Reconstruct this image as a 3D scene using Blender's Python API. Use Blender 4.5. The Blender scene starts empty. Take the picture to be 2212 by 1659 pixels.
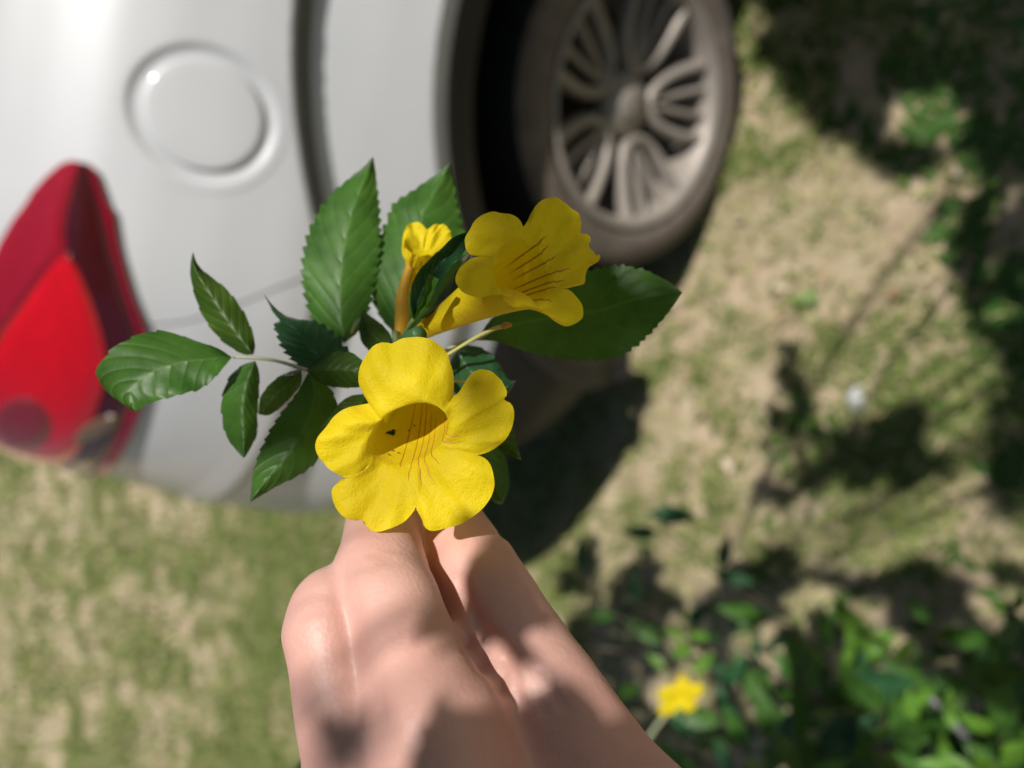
import bpy, math, random
import numpy as np
from mathutils import Vector, Matrix
random.seed(7); rng = np.random.default_rng(7)
S = bpy.context.scene; COL = S.collection

# ------------------------------------------------------------------ camera, sky, sun, exposure
PITCH, ROLL, CAMH = math.radians(42), math.radians(5), 1.4866
F, CX, CY = 1661.0, 1106.0, 829.5            # focal length and centre on a 2212 x 1659 copy of the photograph
_fwd = np.array([0, math.cos(PITCH), -math.sin(PITCH)]); _up = np.array([0, math.sin(PITCH), math.cos(PITCH)])
_ix, _iy = -_up, np.array([1., 0, 0])        # the phone is held on its side: world up points to image left
IX = math.cos(ROLL) * _ix + math.sin(ROLL) * _iy
IY = -math.sin(ROLL) * _ix + math.cos(ROLL) * _iy
BK = -_fwd; CAM = np.array([0, 0, CAMH]); M3 = np.array([IX, IY, BK])
cam = bpy.data.cameras.new('camera'); camo = bpy.data.objects.new('camera', cam); COL.objects.link(camo)
mw = Matrix.Identity(4)
for i in range(3):
    mw[i][0], mw[i][1], mw[i][2], mw[i][3] = IX[i], IY[i], BK[i], CAM[i]
camo.matrix_world = mw
cam.sensor_width = 36; cam.lens = F / 2212 * 36; cam.clip_start = 0.01; cam.clip_end = 500
cam.dof.use_dof = True; cam.dof.focus_distance = 0.172; cam.dof.aperture_fstop = 7.8
S.camera = camo
SUN = np.array([.324, -.372, 1.0]); SUN /= np.linalg.norm(SUN)      # towards the sun
w = bpy.data.worlds.new('World'); S.world = w; w.use_nodes = True
nt = w.node_tree; bg = nt.nodes['Background']; sky = nt.nodes.new('ShaderNodeTexSky'); sky.sky_type = 'NISHITA'
sky.sun_disc = False; sky.sun_elevation = math.asin(SUN[2]); sky.sun_rotation = math.atan2(SUN[0], SUN[1])
nt.links.new(sky.outputs[0], bg.inputs[0]); bg.inputs[1].default_value = 0.05
sl = bpy.data.lights.new('sun', 'SUN'); sl.energy = 5.0; sl.angle = math.radians(.53); sl.color = (1, .955, .90)
so = bpy.data.objects.new('sun', sl); COL.objects.link(so)
so.rotation_euler = Vector(-SUN).to_track_quat('-Z', 'Y').to_euler()
S.view_settings.view_transform = 'Standard'; S.view_settings.look = 'None'; S.view_settings.exposure = 0.0
S.view_settings.gamma = 1; S.view_settings.use_curve_mapping = False
S.cycles.max_bounces = 8; S.cycles.transparent_max_bounces = 8
S.cycles.use_denoising = True

# ------------------------------------------------------------------ helpers
def W(x, y, d):
    """pixel (2212-wide copy) at axial depth d -> world"""
    x = np.asarray(x, float); y = np.asarray(y, float); d = np.asarray(d, float)
    return CAM + ((x - CX) / F * d)[..., None] * IX - ((y - CY) / F * d)[..., None] * IY - d[..., None] * BK
def project(P):
    c = (np.asarray(P) - CAM) @ M3.T
    return np.stack([CX + F * c[..., 0] / -c[..., 2], CY - F * c[..., 1] / -c[..., 2]], -1), -c[..., 2]
def ground(x, y, z=0.):
    r = np.array([(x - CX) / F, -(y - CY) / F, -1.]) @ M3
    return CAM + r * ((z - CAMH) / r[2])
def link(name, verts, faces, mat, parent=None, smooth=True, uv=None):
    me = bpy.data.meshes.new(name); me.from_pydata([tuple(v) for v in verts], [], [tuple(int(i) for i in f) for f in faces])
    if smooth: me.polygons.foreach_set('use_smooth', [True] * len(me.polygons))
    if uv is not None:
        lay = me.uv_layers.new(name='UVMap'); li = np.empty(len(me.loops), int); me.loops.foreach_get('vertex_index', li)
        lay.data.foreach_set('uv', np.asarray(uv, np.float32)[li].ravel())
    me.update(); o = bpy.data.objects.new(name, me); COL.objects.link(o)
    if mat: me.materials.append(mat)
    if parent is not None: o.parent = parent
    return o
def copy_of(o, parent=None):
    c = o.copy(); COL.objects.link(c); c.parent = parent
    return c
def empty(name, loc=(0, 0, 0)):
    o = bpy.data.objects.new(name, None); COL.objects.link(o); o['_at'] = 1; del o['_at']
    o.empty_display_size = .05
    return o
def tag(o, label=None, cat=None, group=None, kind=None):
    for k, v in (('label', label), ('category', cat), ('group', group), ('kind', kind)):
        if v: o[k] = v
    return o
def grid_faces(nu, nv, wrap=False):
    f = []
    for i in range(nu if wrap else nu - 1):
        i2 = (i + 1) % nu
        for j in range(nv - 1): f.append((i * nv + j, i2 * nv + j, i2 * nv + j + 1, i * nv + j + 1))
    return f
def resample(pts, n, cr=True):
    """polyline -> n points evenly spaced along a Catmull-Rom curve"""
    p = np.asarray(pts, float)
    if cr and len(p) > 2:
        q = np.vstack([2 * p[0] - p[1], p, 2 * p[-1] - p[-2]]); out = []
        for i in range(1, len(q) - 2):
            t = np.linspace(0, 1, 12, endpoint=False)[:, None]; a, b, c, d = q[i - 1], q[i], q[i + 1], q[i + 2]
            out.append(.5 * (2 * b + (c - a) * t + (2 * a - 5 * b + 4 * c - d) * t ** 2 + (3 * b - a - 3 * c + d) * t ** 3))
        p = np.vstack(out + [p[-1:]])
    s = np.r_[0, np.cumsum(np.linalg.norm(np.diff(p, axis=0), axis=1))]
    x = np.linspace(0, s[-1], n)
    return np.stack([np.interp(x, s, p[:, k]) for k in range(p.shape[1])], 1)
def tube(path, radii, n=10, cap=True):
    p = np.asarray(path, float); r = np.broadcast_to(np.asarray(radii, float), (len(p),))
    t = np.gradient(p, axis=0); t /= np.linalg.norm(t, axis=1)[:, None] + 1e-12
    u = np.cross(t[0], [0.31, .52, .79]); u /= np.linalg.norm(u); V = []
    for i in range(len(p)):
        u = u - t[i] * (u @ t[i]); u /= np.linalg.norm(u); v = np.cross(t[i], u)
        a = np.linspace(0, 2 * np.pi, n, endpoint=False)
        V.append(p[i] + r[i] * (np.cos(a)[:, None] * u + np.sin(a)[:, None] * v))
    V = np.vstack(V); Fc = []
    for i in range(len(p) - 1):
        for j in range(n): Fc.append((i * n + j, i * n + (j + 1) % n, (i + 1) * n + (j + 1) % n, (i + 1) * n + j))
    if cap:
        Fc.append(tuple(range(n - 1, -1, -1))); Fc.append(tuple((len(p) - 1) * n + j for j in range(n)))
    return V, Fc
class MB:
    def __init__(s): s.v = []; s.f = []; s.n = 0; s.uv = []
    def add(s, V, Fc, uv=None):
        s.v.append(np.asarray(V, float)); s.f += [tuple(int(i) + s.n for i in f) for f in Fc]; s.n += len(V)
        if uv is not None: s.uv.append(np.asarray(uv))
    def build(s, name, mat, parent=None, smooth=True):
        return link(name, np.vstack(s.v), s.f, mat, parent, smooth, np.vstack(s.uv) if s.uv else None)

# ------------------------------------------------------------------ materials
def mat(name):
    m = bpy.data.materials.new(name); m.use_nodes = True
    return m, m.node_tree, m.node_tree.nodes['Principled BSDF']
def N(t, kind, **kw):
    n = t.nodes.new(kind)
    for k, v in kw.items():
        if k.startswith('i_'):
            n.inputs[int(k[2:]) if k[2:].isdigit() else k[2:]].default_value = v
        else: setattr(n, k, v)
    return n
def math_n(t, op, a, b=None, c=None):
    n = t.nodes.new('ShaderNodeMath'); n.operation = op
    for i, x in enumerate((a, b, c)):
        if x is None: continue
        if isinstance(x, (int, float)): n.inputs[i].default_value = x
        else: t.links.new(x, n.inputs[i])
    return n.outputs[0]
def noise(t, scale, detail=4, rough=.55, vec=None):
    n = N(t, 'ShaderNodeTexNoise'); n.inputs['Scale'].default_value = scale; n.inputs['Detail'].default_value = detail
    n.inputs['Roughness'].default_value = rough
    if vec is None:
        vec = N(t, 'ShaderNodeTexCoord').outputs['Object']
    t.links.new(vec, n.inputs['Vector'])
    return n.outputs['Fac']
def ramp(t, fac, stops):
    r = t.nodes.new('ShaderNodeValToRGB'); e = r.color_ramp.elements
    while len(e) < len(stops): e.new(.5)
    for el, (p, c) in zip(e, stops): el.position = p; el.color = (*c, 1)
    t.links.new(fac, r.inputs[0])
    return r.outputs[0]
def mix(t, fac, a, b):
    n = t.nodes.new('ShaderNodeMix'); n.data_type = 'RGBA'
    for i, x in ((0, fac), (6, a), (7, b)):
        if isinstance(x, (int, float)): n.inputs[i].default_value = x
        elif isinstance(x, tuple): n.inputs[i].default_value = (*x, 1)
        else: t.links.new(x, n.inputs[i])
    return n.outputs[2]
def bump(t, h, strength, dist, p):
    b = t.nodes.new('ShaderNodeBump'); b.inputs['Strength'].default_value = strength; b.inputs['Distance'].default_value = dist
    t.links.new(h, b.inputs['Height']); t.links.new(b.outputs[0], p.inputs['Normal'])
    return b.outputs[0]
def simple(name, col, rough=.5, metal=0, coat=0, var=.12, scale=30):
    m, t, p = mat(name)
    c = ramp(t, noise(t, scale), [(.3, tuple(x * (1 - var) for x in col)), (.7, tuple(min(1, x * (1 + var)) for x in col))])
    t.links.new(c, p.inputs['Base Color']); p.inputs['Roughness'].default_value = rough; p.inputs['Metallic'].default_value = metal
    p.inputs['Coat Weight'].default_value = coat; p.inputs['Coat Roughness'].default_value = .06
    return m
def translucent(t, p, colsock, amount, normal=None):
    tr = t.nodes.new('ShaderNodeBsdfTranslucent'); t.links.new(colsock, tr.inputs[0])
    if normal is not None: t.links.new(normal, tr.inputs['Normal'])
    mx = t.nodes.new('ShaderNodeMixShader'); mx.inputs[0].default_value = amount
    t.links.new(p.outputs[0], mx.inputs[1]); t.links.new(tr.outputs[0], mx.inputs[2])
    t.links.new(mx.outputs[0], t.nodes['Material Output'].inputs[0])
def petal_mat():
    m, t, p = mat('yellow_petal'); fine = noise(t, 900, 3, .6); big = noise(t, 90, 3)
    c = ramp(t, big, [(.25, (.84, .615, .003)), (.6, (.88, .69, .004)), (.85, (.90, .73, .008))])
    c = mix(t, math_n(t, 'MULTIPLY', fine, .35), c, (.88, .74, .02))
    t.links.new(c, p.inputs['Base Color']); p.inputs['Roughness'].default_value = .55
    p.inputs['Specular IOR Level'].default_value = .25
    p.inputs['Sheen Weight'].default_value = .08
    h = math_n(t, 'ADD', math_n(t, 'MULTIPLY', noise(t, 380, 4, .6), 1.0), math_n(t, 'MULTIPLY', noise(t, 1900, 2), .35))
    nrm = bump(t, h, .46, .0011, p)
    translucent(t, p, c, .36, nrm)
    return m
def leaf_mat(name, dark, light, vein, trans=.22, rough=.42, young=0):
    m, t, p = mat(name); uv = N(t, 'ShaderNodeUVMap').outputs[0]; sx = N(t, 'ShaderNodeSeparateXYZ'); t.links.new(uv, sx.inputs[0])
    a = math_n(t, 'ABSOLUTE', math_n(t, 'MULTIPLY_ADD', sx.outputs[0], 2, -1)); v = sx.outputs[1]
    ph = math_n(t, 'MULTIPLY_ADD', v, 9.0, math_n(t, 'MULTIPLY', math_n(t, 'POWER', a, 1.15), -2.1))
    tri = math_n(t, 'ABSOLUTE', math_n(t, 'MULTIPLY_ADD', math_n(t, 'FRACT', ph), 2, -1))     # 1 on the vein, 0 between
    vn = math_n(t, 'SMOOTH_MIN', math_n(t, 'POWER', tri, 14), 1, .1)
    mid = math_n(t, 'LESS_THAN', a, .035)
    vm = math_n(t, 'MINIMUM', math_n(t, 'ADD', math_n(t, 'MULTIPLY', vn, .55), mid), 1)
    c = ramp(t, noise(t, 110, 4), [(.3, dark), (.72, light)])
    c = mix(t, math_n(t, 'MULTIPLY', vm, .32), c, vein)
    t.links.new(c, p.inputs['Base Color']); p.inputs['Roughness'].default_value = rough
    p.inputs['Specular IOR Level'].default_value = .28
    h = math_n(t, 'SUBTRACT', math_n(t, 'MULTIPLY', noise(t, 1400, 3), .25), math_n(t, 'MULTIPLY', math_n(t, 'POWER', tri, 3), 1.0))
    nrm = bump(t, h, .28, .0006, p)
    translucent(t, p, mix(t, .6, c, (light[0] * 2.6, light[1] * 2.2, light[2] * .7)), trans, nrm)
    return m
def skin_mat():
    m, t, p = mat('skin')
    c = ramp(t, noise(t, 45, 4), [(.25, (.54, .31, .255)), (.55, (.655, .41, .34)), (.8, (.72, .485, .42))])
    c = mix(t, math_n(t, 'MULTIPLY', noise(t, 26, 2), .55), c, (.66, .30, .25))
    t.links.new(c, p.inputs['Base Color']); p.inputs['Roughness'].default_value = .5
    p.inputs['Subsurface Weight'].default_value = .25; p.inputs['Subsurface Radius'].default_value = (1, .35, .2)
    p.inputs['Subsurface Scale'].default_value = .004
    vo = N(t, 'ShaderNodeTexVoronoi'); vo.inputs['Scale'].default_value = 900; t.links.new(N(t, 'ShaderNodeTexCoord').outputs['Object'], vo.inputs['Vector'])
    h = math_n(t, 'ADD', vo.outputs['Distance'], math_n(t, 'MULTIPLY', noise(t, 400, 3), .6))
    bump(t, h, .18, .0004, p)
    return m
def soil_mat():
    m, t, p = mat('sandy_soil'); co = N(t, 'ShaderNodeTexCoord').outputs['Object']
    c = ramp(t, noise(t, 9, 8, .65, co), [(.28, (.34, .255, .17)), (.5, (.54, .425, .29)), (.72, (.66, .54, .39))])
    c = mix(t, math_n(t, 'MULTIPLY', math_n(t, 'GREATER_THAN', noise(t, 60, 4, .6, co), .62), .5), c, (.64, .55, .41))
    g = ramp(t, noise(t, 3.2, 5, .6, co), [(.46, (0, 0, 0)), (.62, (1, 1, 1))])
    c = mix(t, math_n(t, 'MULTIPLY', g, .35), c, (.20, .23, .075))
    t.links.new(c, p.inputs['Base Color']); p.inputs['Roughness'].default_value = .95; p.inputs['Specular IOR Level'].default_value = .1
    bump(t, noise(t, 120, 8, .7, co), .8, .012, p)
    return m
def paint_mat():
    m, t, p = mat('white_car_paint')
    c = ramp(t, noise(t, 5, 5), [(.3, (.53, .545, .565)), (.7, (.57, .585, .605))])
    t.links.new(c, p.inputs['Base Color']); p.inputs['Roughness'].default_value = .38
    p.inputs['Coat Weight'].default_value = .6; p.inputs['Coat Roughness'].default_value = .08
    return m
def lens_mat(name, col, rough=.12, trans=0):
    m, t, p = mat(name)
    vo = N(t, 'ShaderNodeTexVoronoi'); vo.inputs['Scale'].default_value = 120; t.links.new(N(t, 'ShaderNodeTexCoord').outputs['Object'], vo.inputs['Vector'])
    c = ramp(t, vo.outputs['Distance'], [(.1, tuple(x * .8 for x in col)), (.9, col)])
    t.links.new(c, p.inputs['Base Color']); p.inputs['Roughness'].default_value = rough
    p.inputs['Coat Weight'].default_value = .7; p.inputs['Coat Roughness'].default_value = max(.04, rough * .6)
    return m
PETAL = petal_mat()
LEAF = leaf_mat('green_leaf', (.024, .080, .010), (.062, .158, .022), (.14, .25, .06))
LEAF_D = leaf_mat('bluish_green_leaf', (.014, .058, .022), (.032, .105, .038), (.07, .15, .07), .15, .36)
LEAF_Y = leaf_mat('olive_green_leaf', (.028, .065, .006), (.055, .115, .012), (.14, .19, .05), .28)
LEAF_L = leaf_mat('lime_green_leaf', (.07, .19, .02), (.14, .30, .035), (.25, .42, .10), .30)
STEM = simple('green_stem', (.16, .24, .07), .5); STEM_P = simple('pale_petiole', (.36, .38, .24), .5)
BROWN = simple('brown_twig', (.10, .075, .055), .8, var=.3); GREYTWIG = simple('grey_twig', (.26, .25, .26), .75, var=.25)
CALYX = simple('calyx_green', (.05, .13, .04), .5); STYLE = simple('pale_style', (.55, .55, .20), .45); ORANGE = simple('orange_brown', (.50, .25, .03), .5)
GUIDE = simple('red_brown_guide_line', (.56, .20, .004), .6, var=.25, scale=900); HOLE = simple('brown_spot', (.20, .08, .01), .8)
SKIN = skin_mat(); SOIL = soil_mat(); PAINT = paint_mat()
BLACK = simple('black_liner', (.006, .006, .007), .8); TRIM = simple('dark_grey_trim', (.014, .0135, .016), .55)
GROOVE_SHADE = simple('grey_groove_shade', (.10, .105, .10), .5)  # grey that stands in for shade and dark reflection under the body overhang
TYRE = simple('dusty_rubber', (.15, .122, .10), .85, var=.25, scale=25); TREAD = simple('black_rubber', (.02, .019, .018), .8)
ALLOY = simple('dusty_alloy', (.31, .275, .24), .5, .2, var=.12, scale=14); ALLOYD = simple('brake_dark', (.02, .02, .021), .5, .3)
RED_DEEP = lens_mat('deep_red_lens', (.22, .004, .02)); RED = lens_mat('bright_red_lens', (.58, .003, .010)); RED_CRIM = lens_mat('crimson_lens', (.33, .008, .024), .08)
MAROON = lens_mat('maroon_lens', (.05, .004, .006)); CLEAR = lens_mat('clear_lens', (.16, .10, .06), .3); LAMPD = lens_mat('dark_lamp', (.20, .010, .018), .5)
GLASS = lens_mat('dark_window_glass', (.012, .014, .015), .05)

# ------------------------------------------------------------------ ground
def hnoise(x, y):
    return (.5 * np.sin(3.1 * x + 1.3 * np.sin(2.3 * y)) * np.cos(2.7 * y + .8) + .3 * np.sin(7.7 * x + 2 * np.cos(5.1 * y)) * np.sin(8.3 * y) + .2 * np.sin(19 * x + 1.7) * np.cos(17 * y + 2 * np.sin(9 * x)))
def gz(x, y): return .008 * hnoise(x, y)
ax = np.r_[np.linspace(-90, -8, 20), np.linspace(-7.5, -2.6, 30), np.linspace(-2.5, 2.5, 180), np.linspace(2.6, 7.5, 30), np.linspace(8, 90, 20)]
ay = np.r_[np.linspace(-90, -6, 20), np.linspace(-5, -.6, 30), np.linspace(-.5, 3.5, 150), np.linspace(3.6, 14, 60), np.linspace(15, 110, 25)]
gx, gy = np.meshgrid(ax, ay, indexing='ij')
gv = np.stack([gx, gy, gz(gx, gy)], -1).reshape(-1, 3)
tag(link('ground', gv, grid_faces(len(ax), len(ay)), SOIL), kind='structure')

# ------------------------------------------------------------------ car (local frame: t forward, n outward to the camera side, z up; origin under the rear wheel)
PSI = math.radians(-11.98); HUB = np.array([.5685, .9927, 0.])
TV = np.array([math.cos(PSI), math.sin(PSI), 0]); NV = np.array([math.sin(PSI), -math.cos(PSI), 0])
def C(t, n, z):
    t, n, z = (np.asarray(a, float) for a in (t, n, z))
    return HUB + t[..., None] * TV + n[..., None] * NV + z[..., None] * np.array([0, 0, 1.])
car = empty('parked_car'); tag(car, 'white parked car with a round fuel flap and a dusty multi-spoke alloy wheel', 'car')
R_ARCH, AT, AZ = .532, -.03, .32
R_GRV = .762
WB = 2.55                                                   # wheelbase
_zb = np.array([.20, .30, .45, .62, .80, .95, 1.03, 1.12, 1.20, 1.255, 1.30, 1.36, 1.46])
_nb = np.array([.01, .06, .098, .120, .128, .121, .112, .088, .058, .028, -.012, -.053, -.10])
_zf = np.linspace(.05, 1.62, 630); _k = np.exp(-.5 * (np.arange(-36, 37) * .0025 / .013) ** 2); _k /= _k.sum()
_nf = np.convolve(np.pad(np.interp(_zf, _zb, _nb), 36, mode='edge'), _k, 'valid')
def sstep(a, b, x):
    q = np.clip((x - a) / (b - a), 0, 1); return q * q * (3 - 2 * q)
def side_n(t, z):
    n = np.interp(z, _zf, _nf)
    for tc in (AT, AT + WB):
        r = np.hypot(t - tc, z - AZ); ang = np.degrees(np.arctan2(z - AZ, np.where(tc == AT, t - tc, t - tc)))
        wgt = sstep(-5, 22, ang) * (1 - sstep(118, 168, ang)) if tc == AT else sstep(10, 30, ang) * (1 - sstep(150, 170, ang))
        g1 = R_GRV - .024; g2 = R_ARCH + .03
        prof = np.where(r > R_GRV, 0, np.where(r > g1, -.036 * (R_GRV - r) / .024, np.where(r > g2, -.036 + .036 * ((g1 - r) / (g1 - g2)) ** 1.1, -.014 * sstep(g2, g2 - .012, r))))
        n = n + wgt * prof
    return n
def rear_t(z): return np.interp(z, [.2, .30, .45, .62, .80, .95, 1.03, 1.12, 1.2, 1.255, 1.36, 1.46], [.28, .39, .46, .505, .525, .51, .475, .455, .44, .425, .39, .35])
TC = -.40
HALF = .92
tt = np.r_[np.linspace(3.35, .8, 60, endpoint=False), np.linspace(.8, TC, 250)]
zz = np.linspace(.22, 1.44, 250)
def surf(s, z):
    """s: column parameter; s<=n along the side (value t), beyond: (angle, across)"""
cols = [('s', t) for t in tt] + [('c', a) for a in np.linspace(0, np.pi / 2, 44)[1:]] + [('r', q) for q in np.linspace(0, 1, 14)[1:]]
RN = .40
P = np.zeros((len(cols), len(zz), 3)); TN = np.zeros((len(cols), len(zz), 2))
for i, (k, v) in enumerate(cols):
    if k == 's': t = np.full_like(zz, v); n = side_n(t, zz); n = n - .25 * sstep(2.9, 3.4, v)
    elif k == 'c':
        n0 = side_n(np.full_like(zz, TC), zz)
        t = TC - rear_t(zz) * np.sin(v) ** .92; n = n0 - RN * (1 - np.cos(v)) ** 1.0
    else:
        n0 = side_n(np.full_like(zz, TC), zz) - RN
        t = TC - rear_t(zz) - .03 * math.sin(v * np.pi / 2); n = n0 * (1 - v) + (-HALF) * v
    P[i] = C(t, n, zz); TN[i, :, 0] = t; TN[i, :, 1] = n
nC, nZ = len(cols), len(zz)
# snap the arch openings to clean circles
tn_t, tn_n = TN[:, :, 0].copy(), TN[:, :, 1]; Z2 = np.broadcast_to(zz, (nC, nZ)).copy()
for tc in (AT, AT + WB):
    dt, dz = tn_t - tc, Z2 - AZ; r = np.hypot(dt, dz); near = (abs(r - R_ARCH) < .0042) & (dz > 0)
    k = np.where(near, R_ARCH / np.maximum(r, 1e-6), 1); low_ = (abs(abs(dt) - R_ARCH) < .0042) & (dz <= 0) & (tn_n > -.3)
    tn_t, Z2 = np.where(low_, tc + np.sign(dt) * R_ARCH, tc + dt * k), AZ + dz * k
# fuel flap hole
FT, FZ, FR = -.262, 1.138, .0815
def flap_centre_fit():
    r = np.array([(443 - CX) / F, -(248 - CY) / F, -1.]) @ M3
    for d in np.linspace(.6, 1.6, 4000):
        q = CAM + r * d - HUB
        if q @ NV < side_n(np.array([q @ TV]), np.array([q[2]]))[0]: return q @ TV, q[2]
FT, FZ = flap_centre_fit()
dt, dz = tn_t - FT, Z2 - FZ; r = np.hypot(dt, dz); near = (abs(r - FR) < .0040) & (tn_n > -.2)
k = np.where(near, FR / np.maximum(r, 1e-6), 1); tn_t, Z2 = FT + dt * k, FZ + dz * k
P = C(tn_t, tn_n, Z2)
px, dep = project(P)
def inside(pts, poly):
    x, y = pts[..., 0], pts[..., 1]; res = np.zeros(x.shape, bool); n = len(poly)
    for i in range(n):
        (x1, y1), (x2, y2) = poly[i], poly[(i + 1) % n]
        c = ((y1 > y) != (y2 > y)) & (x < (x2 - x1) * (y - y1) / (y2 - y1 + 1e-12) + x1); res ^= c
    return res
fc_px = lambda i, j: (px[i, j] + px[i + 1, j] + px[i + 1, j + 1] + px[i, j + 1]) / 4
faces = {k: [] for k in ('body', 'bumper', 'window')}
SEAM_T, SEAM_Z = [-.62, -.56, -.50, -.44, -.38, -.33], [1.165, 1.150, 1.06, .95, .75, .30]
cen_px = (px[:-1, :-1] + px[1:, :-1] + px[1:, 1:] + px[:-1, 1:]) / 4
cen_t = (tn_t[:-1, :-1] + tn_t[1:, 1:]) / 2; cen_z = (Z2[:-1, :-1] + Z2[1:, 1:]) / 2
cen_n = (tn_n[:-1, :-1] + tn_n[1:, 1:]) / 2
hole = (np.hypot(cen_t - FT, cen_z - FZ) < FR) & (cen_n > -.2)
for tc in (AT, AT + WB): hole |= (np.hypot(cen_t - tc, cen_z - AZ) < R_ARCH) | ((abs(cen_t - tc) < R_ARCH) & (cen_z < AZ))
isb = (cen_t < -.33) & (cen_z < np.interp(-cen_t, [-q for q in SEAM_T][::-1], SEAM_Z[::-1])); isw = (cen_t > .55) & (cen_t < 2.0) & (cen_z > 1.1)
ii, jj = np.meshgrid(np.arange(nC - 1), np.arange(nZ - 1), indexing='ij'); quad = np.stack([ii * nZ + jj, ii * nZ + jj + 1, (ii + 1) * nZ + jj + 1, (ii + 1) * nZ + jj], -1)
isk = (cen_t < AT - R_ARCH + .12) & (cen_z < .645)
faces = {'skirt': quad[isk & ~hole], 'bumper': quad[isb & ~hole & ~isk], 'window': quad[isw & ~hole], 'body': quad[~isb & ~isw & ~hole & ~isk]}
V0 = P.reshape(-1, 3)
Vm = C(tn_t, -2 * HALF - tn_n, Z2).reshape(-1, 3)          # the far side, mirrored
nrmN = np.zeros_like(P)
du = np.gradient(P, axis=0); dv = np.gradient(P, axis=1); nrmN = np.cross(dv, du); nrmN /= np.linalg.norm(nrmN, axis=-1)[..., None] + 1e-12
if (nrmN[20, 60] @ NV) < 0: nrmN = -nrmN
def patch(name, fl, m, parent, off=0, mirror=False, both=False):
    mb = MB()
    def one(V, fl, flip):
        fa = np.array(fl); idx = np.unique(fa); mp = -np.ones(len(V), int); mp[idx] = np.arange(len(idx)); ff = mp[fa]
        mb.add(V[idx], ff[:, ::-1] if flip else ff)
    Vo = V0 + nrmN.reshape(-1, 3) * off
    if not mirror or both: one(Vo, fl, False)
    if mirror or both:
        q = Vo - HUB; Vmm = C(q @ TV, -2 * HALF - q @ NV, q[:, 2]); one(Vmm, fl, True)
    return mb.build(name, m, parent)
patch('body_shell', faces['body'], PAINT, car, both=True)
patch('rear_bumper', faces['bumper'], PAINT, car, both=True); patch('bumper_skirt', faces['skirt'], TRIM, car, both=True)
for mir in (False, True): patch('side_window', faces['window'], GLASS, car, -.006, mir)
# tail light: bands between curves traced on the photograph and laid on the body surface as (column, height)
_view = P - CAM; _vis = (np.einsum('ijk,ijk->ij', nrmN, _view) < 0) & (tn_t < .4)
def on_body(x, y):
    dd = np.where(_vis, (px[..., 0] - x) ** 2 + (px[..., 1] - y) ** 2, 1e12); i, j = np.unravel_index(np.argmin(dd), dd.shape)
    i = min(max(i, 1), nC - 2); j = min(max(j, 1), nZ - 2)
    A_ = np.stack([(px[i + 1, j] - px[i - 1, j]) / 2, (px[i, j + 1] - px[i, j - 1]) / 2], 1)
    q = np.linalg.solve(A_, np.array([x, y]) - px[i, j]); q = np.clip(q, -1.5, 1.5)
    return i + q[0], zz[0] + (j + q[1]) * (zz[1] - zz[0])
def body_at(ci, z, off, mir):
    ci = np.clip(ci, 0, nC - 1.001); zj = np.clip((z - zz[0]) / (zz[1] - zz[0]), 0, nZ - 1.001); i0, j0 = ci.astype(int), zj.astype(int); a_, b_ = (ci - i0)[..., None], (zj - j0)[..., None]
    bl = lambda G: G[i0, j0] * (1 - a_) * (1 - b_) + G[i0 + 1, j0] * a_ * (1 - b_) + G[i0, j0 + 1] * (1 - a_) * b_ + G[i0 + 1, j0 + 1] * a_ * b_
    o_ = np.asarray(off)[..., None] if np.ndim(off) else off
    Q_ = bl(P) + bl(nrmN) * o_
    if mir:
        q = Q_ - HUB; Q_ = C(q @ TV, -2 * HALF - q @ NV, q[..., 2])
    return Q_
def curve(pts, tail):
    c = np.array([on_body(*p) for p in pts] + tail); c = c[np.argsort(c[:, 0])]; return c
C0 = len(tt); CR = C0 + 43                                     # first corner column, first rear-face column
c_lo = curve([(192, 350), (214, 372), (236, 440), (262, 540), (290, 640), (318, 706), (326, 760), (326, 820)], [(CR, 1.135), (CR + 5, 1.13)])
c_a = curve([(192, 352), (203, 385), (219, 445), (244, 545), (272, 645), (298, 720), (302, 790)], [(CR, 1.155), (CR + 5, 1.15)])
c_b = curve([(182, 352), (160, 420), (143, 500), (150, 548), (172, 580), (200, 650), (222, 720), (236, 790)], [(CR, 1.19), (CR + 5, 1.18)])
c_c = curve([(150, 548), (125, 562), (80, 622), (20, 702)], [(CR - 8, 1.375), (CR + 5, 1.38)])
c_hi = curve([(172, 345), (135, 354), (102, 382), (70, 420), (30, 476), (0, 528)], [(CR - 22, 1.375), (CR - 8, 1.405), (CR + 5, 1.41)])
def band(name, lo_, hi_, s0, s1, m, parent, off, mir, edge=.004):
    ss = np.linspace(s0, s1, 90); zl = np.interp(ss, lo_[:, 0], lo_[:, 1]); zh = np.maximum(np.interp(ss, hi_[:, 0], hi_[:, 1]), zl + .0005); q = np.linspace(0, 1, 11)
    Z_ = zl[:, None] + (zh - zl)[:, None] * q; O_ = off + np.zeros_like(Z_); O_[:, 0] -= edge; O_[:, -1] -= edge
    f_ = grid_faces(90, 11); return link(name, body_at(np.repeat(ss[:, None], 11, 1), Z_, O_, mir).reshape(-1, 3), f_, m, parent)
def disc(name, cxp, cyp, rx, ry, rot, m, parent, off, mir):
    a = np.linspace(0, 2 * np.pi, 40, endpoint=False); rr = np.array([.02, .35, .7, .92, 1.]); PT = []
    for r in rr:
        for q in a:
            x, y = rx * r * math.cos(q), ry * r * math.sin(q); PT.append(on_body(cxp + x * math.cos(rot) - y * math.sin(rot), cyp + x * math.sin(rot) + y * math.cos(rot)))
    PT = np.array(PT).reshape(len(rr), 40, 2); O_ = np.broadcast_to((off * np.array([1, 1, 1, 1, .6]))[:, None], (len(rr), 40))
    return link(name, np.swapaxes(body_at(PT[..., 0], PT[..., 1], O_, mir), 0, 1).reshape(-1, 3), grid_faces(40, len(rr), True), m, parent)
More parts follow.
